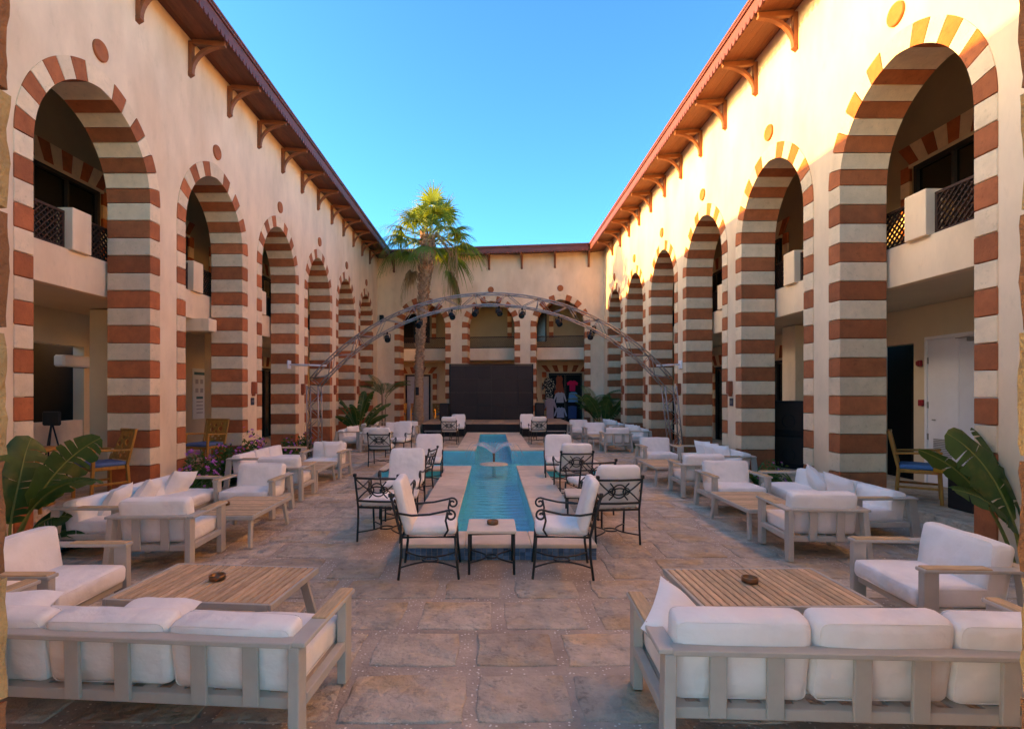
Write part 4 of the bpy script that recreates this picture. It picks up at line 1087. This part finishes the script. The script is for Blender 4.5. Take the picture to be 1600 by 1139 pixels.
def fixture():
    f = thing('stage_light', '', 'stage light')
    MB().box((0, 0, -.03), (.05, .05, .07), .006).build('clamp', 'black', f)
    yk = MB()
    for s in (-1, 1): yk.box((s * .105, 0, -.14), (.014, .045, .17), .003)
    yk.box((0, 0, -.062), (.22, .045, .014), .003); yk.build('yoke', 'black', f)
    T = MB().lathe([(.03, -.13), (.075, -.11), (.088, -.02), (.088, .07), (.095, .08), (.095, .11), (.078, .11), (.07, .085), (.0, .085)], 18).mesh('lamp_head', 'black')
    b = place('lamp_head', T, f, loc=(0, -.0, -.20), rot=(R(128), 0, 0))
    MB().lathe([(.0, .087), (.068, .088), (.06, .094), (.0, .102)], 16).build('lens', 'darkglass', b)
    return f
FX = fixture(); FX.scale = (.74,) * 3
posn = ['first', 'second', 'third', 'fourth', 'fifth', 'sixth', 'seventh', 'eighth']
for k, px in enumerate((-2.50, -1.73, -.95, -.385, .18, .735, 1.61, 2.38)):
    half, sag = 4.20, 1.98; Rr = (half ** 2 + sag ** 2) / (2 * sag); A = math.asin(half / Rr)
    tt = (math.asin(px / (Rr - .135)) + A) / (2 * A); p = TP(tt, -.16, -.02)
    stand(FX, USED, (p.x, 13.0 + p.y, p.z), R((-1) ** k * 20), 'black spotlight on the truss, %s from the left' % posn[k], 'black spotlights hanging from the truss')

# ------------------------------------------------------------------ far end: glazed door, shop
dl = opening(WB, 1.19, TH + 1.75, .14, 2.40, 1.2, 'curtain', LINT_D, 'glazed_door')
ds = opening(WB, 8.10, TH + 1.75, .14, 2.45, 1.5, 'void', lintel_meshes(1.5, 9, .30), 'shop_window')
def garment(x, y, z, poly, mat, label, cat, group='clothes hung in the shop window'):
    o = MB(); o.prism(poly, .05, Matrix(((1, 0, 0, 0), (0, 0, 1, -.025), (0, 1, 0, 0), (0, 0, 0, 1))))
    c = o.build(cat, mat, None); c.location = BW(x, y, z); c.rotation_euler = (0, 0, BA); tag(c, label, cat, group)
TEE = [(-.12, 0), (.12, 0), (.13, .30), (.22, .26), (.25, .38), (.12, .48), (.05, .49), (0, .46), (-.05, .49), (-.12, .48), (-.25, .38), (-.22, .26), (-.13, .30)]
SHIRT = [(-.17, 0), (.17, 0), (.15, .30), (.25, .05), (.30, .08), (.20, .42), (.06, .48), (0, .44), (-.06, .48), (-.20, .42), (-.30, .08), (-.25, .05), (-.15, .30)]
DRESS = [(-.24, 0), (.24, 0), (.13, .55), (.16, .72), (.08, .86), (.03, .84), (0, .80), (-.03, .84), (-.08, .86), (-.16, .72), (-.13, .55)]
SKIRT = [(-.22, 0), (.22, 0), (.18, .42), (.10, .46), (-.10, .46), (-.18, .42)]
ROBE = [(-.17, 0), (.17, 0), (.17, .80), (.27, .60), (.33, .68), (.20, 1.12), (.06, 1.2), (0, 1.15), (-.06, 1.2), (-.20, 1.12), (-.33, .68), (-.27, .60), (-.17, .80)]
Yf = TH + 1.75 - .18
garment(8.42, Yf, 1.62, TEE, flat('pink_cloth', (.75, .01, .09)), 'hot pink top at the upper right of the shop window', 'top')
garment(8.45, Yf, 1.12, SKIRT, flat('sky_cloth', (.04, .28, .50)), 'sky blue skirt below the pink top', 'skirt')
garment(7.83, Yf, 1.48, DRESS, flat('rust_cloth', (.34, .07, .03)), 'rust orange dress in the upper middle of the shop window', 'dress')
garment(7.86, Yf - .06, 1.10, SHIRT, flat('grey_white_cloth', (.42, .44, .50)), 'grey white shirt below the rust dress', 'shirt')
garment(7.88, Yf - .03, .42, SHIRT, flat('pale_blue_cloth', (.30, .38, .52)), 'pale blue shirt at the lower left of the shop window', 'shirt')
garment(8.42, Yf, .38, [(-.18, 0), (.18, 0), (.19, .55), (.06, .58), (-.06, .58), (-.19, .55)], flat('deep_blue_cloth', (.012, .07, .20)), 'deep blue trousers at the lower right of the shop window', 'trousers')
rb = mk('speckled_cloth', (.012, .014, .014), .8, .2, 10, 0, col2=(.55, .56, .5), c2scale=16, c2thr=.56)
garment(7.36, Yf - .12, 1.05, ROBE, rb, 'black and white speckled robe hung left of the shop window', 'robe')
garment(7.42, Yf - .25, .30, ROBE[:0] + [(x * .9, z * .85) for x, z in ROBE], flat('lilac_cloth', (.36, .31, .37)), 'pale lilac pyjamas hung low beside the shop window', 'pyjamas')
garment(6.98, Yf - .4, .16, [(-.17, 0), (-.03, 0), (0, .5), (.03, 0), (.17, 0), (.19, .85), (-.19, .85)], flat('magenta_cloth', (.14, .01, .09)), 'dark magenta trousers on the rack by the shop', 'trousers')
mq = thing('mannequin', 'mannequin in black tee with a lilac cap left of the shop', 'mannequin', BW(6.55, TH + .9, .14), BA)
prof = [(.02, .0), (.11, .02), (.11, .04), (.02, .06), (.02, .70), (.15, .74), (.165, .95), (.14, 1.06), (.175, 1.22), (.17, 1.30), (.07, 1.37), (.05, 1.42), (.075, 1.48), (.09, 1.56), (.075, 1.64), (.02, 1.68)]
MB().lathe(prof, 18).build('body', 'white', mq)
MB().lathe([(.172, .72), (.178, .95), (.155, 1.06), (.188, 1.22), (.182, 1.31), (.085, 1.372)], 18).build('tee_shirt', 'black', mq)
for s in (-1, 1): MB().tube([(s * .17, 0, 1.29), (s * .25, 0, 1.18), (s * .27, -.02, 1.05)], [.06, .058, .05], 8).build('sleeve', 'black', mq)
MB().lathe([(.095, 1.56), (.11, 1.62), (.10, 1.78), (.02, 1.80)], 16).build('cap', flat('mauve_cloth', (.18, .11, .18)), mq)

for x, z, sd_ in ((.22, 4.75, 'left'), (9.25, 4.15, 'right')):
    q = BW(x, -.09, z); o = MB().box((0, 0, 0), (.16, .16, .30), .012).box((0, .085, 0), (.05, .03, .12)).build('wall_speaker', 'black', None, loc=q, rot=(0, 0, BA)); tag(o, 'small black box speaker high on the far wall, %s corner' % sd_, 'speaker')
# ------------------------------------------------------------------ fan palm
def fan_palm():
    base = Vector((-2.80, 20.6, 0)); t = thing('palm_tree', 'tall fan palm with shaggy trunk rising left of the stage', 'tree', base)
    H = 7.55; cl = []
    def axis(z):
        return Vector((.06 * math.sin(z * .55) + .50 * max(0, (z - 2.6) / 5) ** 1.3, 0, z))
    zs = [i * .15 for i in range(int(H / .15) + 1)]
    def rad(z): return -.035 + .235 + .05 * math.exp(-z * 3) - .05 * min(1, max(0, (z - .5) / 2.5)) + .10 * max(0, (z - 4.8) / 2.6)
    tr = MB(); tr.tube([axis(z) for z in zs], [rad(z) * (1 + .06 * math.sin(z * 23)) for z in zs], 18); tr.build('trunk', 'trunk', t)
    rnd = random.Random(8); lb = MB()
    z = 2.3
    while z < H:
        dens = 9 if z > 3.3 else 5
        for k in range(dens):
            a = rnd.uniform(0, 6.28); r_ = rad(z); c = axis(z); o = Vector((math.cos(a), math.sin(a), 0)); sd = Vector((-o.y, o.x, 0))
            L = rnd.uniform(.06, .13) * (1 + .8 * max(0, (z - 4.6) / 2.8)); wd = rnd.uniform(.03, .055)
            p = c + o * (r_ - .02); up = Vector((0, 0, rnd.uniform(.7, 1.4) if z > 3.0 else rnd.uniform(-1.2, 1)))
            tip = p + o * L * .8 + up * L; mid = p + o * L * .55 + up * L * .3
            lb.add([p - sd * wd, p + sd * wd, mid + sd * wd * .8, mid - sd * wd * .8, tip + sd * wd * .3, tip - sd * wd * .3, p + Vector((0, 0, .05)) - sd * wd, p + Vector((0, 0, .05)) + sd * wd],
                   [(0, 1, 2, 3), (3, 2, 4, 5), (6, 5, 4, 7), (0, 3, 5, 6), (1, 7, 4, 2)])
        z += .075
    o = lb.build('leaf_bases', 'leafbase', t, kind='stuff')
    top = axis(H)
    def frond(az, el, L, fan, droop, mat, seed, hang=0.):
        rn = random.Random(seed); mb = MB()
        d = Vector((math.cos(az) * math.cos(el), math.sin(az) * math.cos(el), math.sin(el))); side = Vector((-math.sin(az), math.cos(az), 0)); upv = side.cross(d) * -1
        n = 7; P0 = top + Vector((d.x * .12, d.y * .12, rn.uniform(-.45, .05))); pts = []
        for i in range(n + 1):
            s = i / n; pts.append(P0 + d * L * s + Vector((0, 0, -1)) * droop * L * .35 * s * s)
        mb.tube(pts, [.022 - .012 * i / n for i in range(n + 1)], 5)
        hub = pts[-1]; dd = (pts[-1] - pts[-2]).normalized(); side = dd.cross(Vector((0, 0, 1))).normalized(); upv = side.cross(dd)
        nl = 34
        for k in range(nl):
            th = R(-118 + 236 * k / (nl - 1)) + rn.uniform(-.03, .03); ll = fan * (1 - .22 * abs(th) / 2.06) * rn.uniform(.85, 1.08)
            v = (dd * math.cos(th) + side * math.sin(th)).normalized() + upv * .18 * math.cos(th); wv = v.cross(upv).normalized()
            seg = 6; w0 = .034; vs = []
            sag = droop * rn.uniform(.6, 1.25)
            for i in range(seg + 1):
                s = i / seg; drop = sag * (max(0, s - .30) ** 1.7) * 1.35 * fan
                reach = ll * (s - .30 * sag * max(0, s - .35) ** 1.6)
                p = hub + v * reach + Vector((0, 0, -drop)); ww = w0 * (.35 + 1.1 * s if s < .5 else .9 * (1 - s) * 2 * .95 + .05)
                if s > .6: ww *= .6
                vs += [p - wv * ww, p + wv * ww + upv * .012]
            mb.add(vs, [(2 * i, 2 * i + 1, 2 * i + 3, 2 * i + 2) for i in range(seg)], True)
        mb.build('frond', mat, t)
    N = 31; ga = 2.39996
    for k in range(N):
        s = k / (N - 1); el = R(80 - 90 * s ** .95); az = k * ga + .4
        frond(az, el, 1.0 + .22 * random.Random(k).random(), .92 + .16 * (k % 3) / 2, .32 + .55 * s, 'palm_leaf', k)
    for k, az in enumerate((.15, -.35, 2.6)): frond(az, R(-38), .95, .8, 1.6, 'dry_leaf' if k != 1 else 'palm_leaf', 90 + k)
    hs = MB(); rn = random.Random(4)
    for k in range(14):
        x = rn.uniform(.75, 1.05); y = rn.uniform(-.3, .1); z0 = H - .35 + rn.uniform(-.3, .1); L = rn.uniform(1.0, 1.75)
        hs.tube([top * Vector((1, 0, 0)) .x * Vector((1, 0, 0)) + Vector((x * .3, y, H)), Vector((top.x + x, y, z0 - .2)), Vector((top.x + x + rn.uniform(-.08, .12), y, z0 - L * .6)), Vector((top.x + x + rn.uniform(-.15, .15), y, z0 - L))], [.01, .013, .016, .004], 4)
    hs.build('dry_flower_stalks', 'dry_leaf', t, kind='stuff')
    MB().box((.02, -.24, 1.62), (.12, .08, .30), .01).build('cable_box', 'black', t)
fan_palm()

# ------------------------------------------------------------------ broad leaved plants
def broad_leaf(mb, base, az, L, wd, el0, bend, seed, stalk=.35, roll=0., tear=.28):
    """banana-like blade on a stalk: leaves base at elevation el0 and bends over; torn between its ribs"""
    rn = random.Random(seed); p = Vector(base); el = R(el0); h = Vector((math.cos(az), math.sin(az), 0)); sd = Vector((-h.y, h.x, 0))
    n = 18; ds = L / n; pts, ups = [], []
    for i in range(n + 1):
        d = h * math.cos(el) + Vector((0, 0, math.sin(el))); pts.append(p.copy()); ups.append(sd.cross(d) * -1)
        p = p + d * ds + sd * ds * .06 * math.sin(seed + i * .5); el -= R(bend) / n * (.4 + 1.2 * i / n)
    mb.tube(pts, [.018 * (1 - .75 * i / n) for i in range(n + 1)], 5)
    k0 = int(stalk * n)
    cr, sr = math.cos(roll), math.sin(roll)
    for s in (-1, 1):
        prev = None
        for i in range(k0, n + 1):
            t_ = (i - k0) / (n - k0); ww = wd * (math.sin(math.pi * min(1, t_ * .9 + .06)) ** .55) * (1 if t_ < .96 else .45)
            d = (pts[min(i + 1, n)] - pts[max(i - 1, 0)]).normalized(); u = ups[i]
            out = (sd * cr + u * sr) * s; fwd = d * .30 * ww
            e1 = pts[i] + out * ww * .55 + fwd * .5 + u * ww * .10; e2 = pts[i] + out * ww + fwd - u * ww * rn.uniform(-.06, .24) - Vector((0, 0, ww * .12))
            row = (pts[i], e1, e2)
            if prev:
                a = len(mb.v)
                q = [Vector(x) for x in prev + row]
                if rn.random() < tear:     # a tear: the strip's outer edge shrinks away from its neighbour
                    q[5] = q[5].lerp(q[2], .35); q[4] = q[4].lerp(q[1], .12)
                mb.add(q, [(0, 1, 4, 3), (1, 2, 5, 4)], True)
            prev = row
M['midrib'] = mk('leaf_midrib', (.20, .22, .06), .5, .1, 6, 0)
def leafy(name, label, loc, leaves, mat='banana', group=None):
    t = thing(name, label, 'plant', loc, 0, group)
    for k, l in enumerate(leaves):
        mb = MB(); broad_leaf(mb, *l[:6], seed=k * 7 + int(abs(loc[0]) * 10), **(l[6] if len(l) > 6 else {})); o = mb.build('leaf', mat, t); o.data.materials.append(M['midrib'])
        for p_ in o.data.polygons[:92]: p_.material_index = 1
    return t
PB = leafy('banana_plant', 'torn broad leaved plant at the left edge behind the armchair', (-4.5, 5.1, .02), [
    ((-.02, 0, 0), R(100), 1.35, .27, 86, 35, dict(roll=1.0, stalk=.3)), ((.04, .0, .1), R(40), 1.42, .25, 76, 52, dict(roll=-.95, tear=.5, stalk=.35)),
    ((.05, .0, .25), R(5), 1.15, .17, 66, 92, dict(roll=-.3, stalk=.3)), ((-.1, .05, 0), R(150), 1.3, .22, 78, 60, dict(roll=.5)),
    ((.06, -.05, 0), R(-35), .80, .16, 52, 110, dict(tear=.6)), ((.1, 0, 0), R(25), .85, .16, 50, 105, dict(tear=.6)), ((.05, 0, 0), R(-75), .7, .15, 50, 110),
    ((.1, .1, 0), R(65), .8, .15, 60, 100, dict(roll=.4)), ((.08, .02, .1), R(10), .65, .13, 70, 100, dict(roll=.6)), ((0, -.1, 0), R(-10), .62, .12, 40, 100, dict(tear=.6)), ((.05, -.1, 0), R(-60), .55, .12, 35, 90)])
PB.scale = (.88,) * 3
leafy('banana_plant', 'glossy broad leaved plant leaning in from the right edge', (4.60, 4.72, .02), [
    ((0, 0, .1), R(165), 1.28, .22, 82, 52, dict(roll=-.95, tear=.12, stalk=.3)), ((0, .05, 0), R(160), 1.32, .10, 78, 62, dict(roll=.7, stalk=.5)), ((.08, 0, 0), R(100), 1.35, .22, 84, 45, dict(roll=.5)),
    ((0, -.1, .1), R(175), .95, .17, 70, 70, dict(roll=-.4, tear=.5)), ((0, 0, 0), R(170), .55, .09, 60, 80, dict(stalk=.5)), ((.1, .1, 0), R(60), 1.3, .2, 84, 40), ((.05, 0, 0), R(270), .9, .17, 76, 50, dict(roll=.5)), ((0, .1, 0), R(140), .6, .10, 55, 80)])
leafy('banana_plant', 'dense broad leaved plant at the left far corner before the pier', (-4.35, 17.9, .02), [
    ((0, 0, 0), R(20 + 36 * k), 1.3 + .35 * (k % 3), .16, 62 + 8 * (k % 3), 60, dict(roll=.3 * (-1) ** k)) for k in range(11)])
leafy('banana_plant', 'broad green leaf plant beside the corner palm at right', (4.15, 20.2, .02), [
    ((0, 0, 0), R(150 + 40 * k), 1.7 + .2 * (k % 3), .20, 66 + 7 * (k % 2), 55, dict(roll=.4 * (-1) ** k)) for k in range(9)])
def feather_palm(label, loc, n, L, seed, lean=0.):
    t = thing('small_palm', label, 'plant', loc, 0)
    rn = random.Random(seed); s = MB(); H = .9 + .7 * lean
    for k in range(3): s.tube([(.06 * math.cos(k * 2.1), .06 * math.sin(k * 2.1), 0), (.1 * math.cos(k * 2.1), .1 * math.sin(k * 2.1), H * (.8 + .15 * k))], [.03, .018], 6)
    s.build('stem', 'trunk', t)
    for k in range(n):
        mb = MB(); az = k * 2.4 + rn.random(); el = R(rn.uniform(40, 82)); p = Vector((.08 * math.cos(az), .08 * math.sin(az), H * rn.uniform(.65, 1))); h = Vector((math.cos(az), math.sin(az), 0)); sd = Vector((-h.y, h.x, 0))
        m = 16; pts = []
        for i in range(m + 1):
            pts.append(p.copy()); p = p + (h * math.cos(el) + Vector((0, 0, math.sin(el)))) * L / m; el -= R(rn.uniform(80, 110)) / m * (.4 + 1.2 * i / m)
        mb.tube(pts, [.010 * (1 - .7 * i / m) for i in range(m + 1)], 4)
        for i in range(3, m + 1):
            d = (pts[i] - pts[i - 1]).normalized(); f = math.sin(math.pi * (.15 + .8 * i / m)); ll = L * .30 * f
            for s_ in (-1, 1):
                for q in (0, .5):
                    b = pts[i - 1].lerp(pts[i], q); e = b + (sd * s_ * .8 + d * .65).normalized() * ll - Vector((0, 0, ll * .3)); mdl = b.lerp(e, .45) + Vector((0, 0, .03)); wv = d * .013
                    mb.add([b - wv * .5, b + wv * .5, mdl + wv, mdl - wv, e], [(0, 1, 2, 3), (3, 2, 4)], True)
        mb.build('frond', 'strap', t)
feather_palm('slender drooping palm before the far left corner wall', (-4.3, 21.6, .02), 7, 1.3, 3, 1.)
feather_palm('bushy feather palm in the far right corner', (4.0, 21.0, .02), 14, 1.35, 9)

# planting beds: dark soil, mounds of flowering periwinkle, strap leaves
def bed(label, x0, x1, y0, y1):
    b = thing('planting_bed', label, 'planting bed', ((x0 + x1) / 2, (y0 + y1) / 2, 0))
    w_, d = x1 - x0, y1 - y0
    nx, ny = 4, max(6, int(d / .1)); vs = [(-w_ / 2 + w_ * i / nx, -d / 2 + d * j / ny, .03 + .03 * noise.noise(Vector((i * .9, j * .5, x0))) * (1 if 0 < i < nx else 0)) for j in range(ny + 1) for i in range(nx + 1)]
    fs = [(j * (nx + 1) + i, j * (nx + 1) + i + 1, (j + 1) * (nx + 1) + i + 1, (j + 1) * (nx + 1) + i) for j in range(ny) for i in range(nx)]
    MB().add(vs, fs, True).build('soil', 'soil', b)
    return b
bed('narrow bed of blue grey gravel under the left broad leaves', -4.93, -4.2, 4.2, 6.9)
bed('narrow soil bed holding purple flowers along the left piers', -4.93, -4.45, 8.0, 11.2)
bed('narrow soil bed of flowers behind the left truss leg', -4.93, -4.4, 11.8, 14.2)
bed('narrow soil bed of strap leaves along the right piers', 4.25, 4.6, 7.6, 9.2)
gv = MB(); rn = random.Random(31)
for k in range(2600):
    x, y, q = rn.uniform(-4.9, -4.22), rn.uniform(4.25, 6.85), rn.uniform(.010, .022)
    a = rn.uniform(0, 3); c, s = math.cos(a) * q, math.sin(a) * q; z = .05 + rn.uniform(0, .02)
    gv.add([(x + c, y + s, z), (x - s, y + c, z), (x - c, y - s, z), (x + s, y - c, z), (x + rn.uniform(-.3, .3) * q, y, z + q * .8), (x, y, z - q)], [(0, 1, 4), (1, 2, 4), (2, 3, 4), (3, 0, 4), (1, 0, 5), (2, 1, 5), (3, 2, 5), (0, 3, 5)])
o = gv.build('gravel', mk('blue_grey_gravel', (.16, .19, .26), .7, .5, 60, 0)); tag(o, 'loose blue grey gravel under the left broad leaves', None, None, 'stuff')
def mound(label, x, y, rx, ry, h, nl, nf, seed):
    t = thing('flowering_plant', label, 'plant', (x, y, .03), 0, 'mounds of purple periwinkle'); rn = random.Random(seed); lf, fl = MB(), MB()
    def pt(s): 
        a, e = rn.uniform(0, 6.28), math.asin(rn.uniform(.05, 1)); k = s * (1 + .25 * noise.noise(Vector((a * 1.5, e * 3, seed))))
        return Vector((rx * k * math.cos(a) * math.cos(e), ry * k * math.sin(a) * math.cos(e), h * k * math.sin(e)))
    for k in range(nl):
        p = pt(rn.uniform(.35, 1)); d = Vector((rn.gauss(0, 1), rn.gauss(0, 1), rn.gauss(.4, .7))).normalized(); s = d.orthogonal().normalized(); L, wd = rn.uniform(.05, .09), rn.uniform(.013, .022)
        m_ = p + d * L * .5 + Vector((0, 0, .008)); lf.add([p, m_ + s * wd, p + d * L, m_ - s * wd], [(0, 1, 2), (0, 2, 3)], True)
    for k in range(nf):
        p = pt(rn.uniform(.92, 1.12)); nrm = (Vector((p.x / rx, p.y / ry, p.z / h)).normalized() + Vector((rn.gauss(.2, .3), rn.gauss(-.5, .3), .3))).normalized(); u = nrm.orthogonal().normalized(); v = nrm.cross(u); q = rn.uniform(.018, .027)
        for j in range(5):
            a = 2 * math.pi * j / 5; b = 2 * math.pi * (j + .78) / 5; c = 2 * math.pi * (j + .39) / 5
            fl.add([p, p + (u * math.cos(a) + v * math.sin(a)) * q, p + (u * math.cos(c) + v * math.sin(c)) * q * 1.2 + nrm * .003, p + (u * math.cos(b) + v * math.sin(b)) * q], [(0, 1, 2, 3)])
    st_ = MB()
    for k in range(9): e = pt(.6); st_.tube([(e.x * .2, e.y * .2, 0), e], .005, 4)
    st_.build('stems', 'bush', t); lf.build('foliage', 'bush', t, kind='stuff'); fl.build('flowers', 'flower', t, kind='stuff')
mound('purple flowering mound nearest the camera in the left bed', -4.60, 8.55, .28, .42, .60, 800, 80, 1)
mound('purple flowering mound in the middle of the left bed', -4.64, 9.45, .27, .48, .66, 900, 90, 2)
mound('purple flowering mound at the far end of the left bed', -4.62, 10.5, .27, .45, .74, 900, 90, 3)
mound('first flowering mound behind the left truss leg', -4.6, 12.3, .24, .45, .50, 520, 26, 4)
mound('second flowering mound behind the left truss leg', -4.6, 13.4, .24, .45, .55, 520, 26, 5)
mound('sparse flowering mound in the right bed before the second pier', 4.42, 8.55, .18, .30, .50, 420, 10, 6)
def strap_plant(label, x, y, n, L, seed):
    t = thing('strap_leaf_plant', label, 'plant', (x, y, .03), 0, 'strap leaved plants in the beds'); rn = random.Random(seed)
    for k in range(n):
        mb = MB(); az = k * 2.4 + rn.random() * .5; el = R(rn.uniform(45, 85)); p = Vector((0, 0, 0)); h = Vector((math.cos(az), math.sin(az), 0)); sd = Vector((-h.y, h.x, 0)); ll = L * rn.uniform(.7, 1.1); m = 8; vs = []
        bend = R(rn.uniform(60, 130))
        for i in range(m + 1):
            wd = .022 * (1 - (i / m) ** 2.2) + .001; nn = Vector((0, 0, 1)); vs += [p - sd * wd, p + Vector((0, 0, -.006)), p + sd * wd]
            p = p + (h * math.cos(el) + Vector((0, 0, math.sin(el)))) * ll / m; el -= bend / m
        mb.add(vs, [f for i in range(m) for f in ((3 * i, 3 * i + 1, 3 * i + 4, 3 * i + 3), (3 * i + 1, 3 * i + 2, 3 * i + 5, 3 * i + 4))], True); mb.build('leaf', 'strap', t)
strap_plant('strap leaved plant at the near end of the right bed', 4.4, 7.85, 26, .62, 1)
strap_plant('strap leaved plant at the far end of the right bed', 4.42, 9.1, 20, .55, 2)
strap_plant('strap leaved plant before the near purple mound at left', -4.45, 8.05, 22, .5, 3)
strap_plant('strap leaved plant between the truss leg and left piers', -4.55, 11.6, 20, .5, 4)
strap_plant('strap leaved plant at the foot of the right truss leg', 4.3, 12.6, 18, .5, 5)
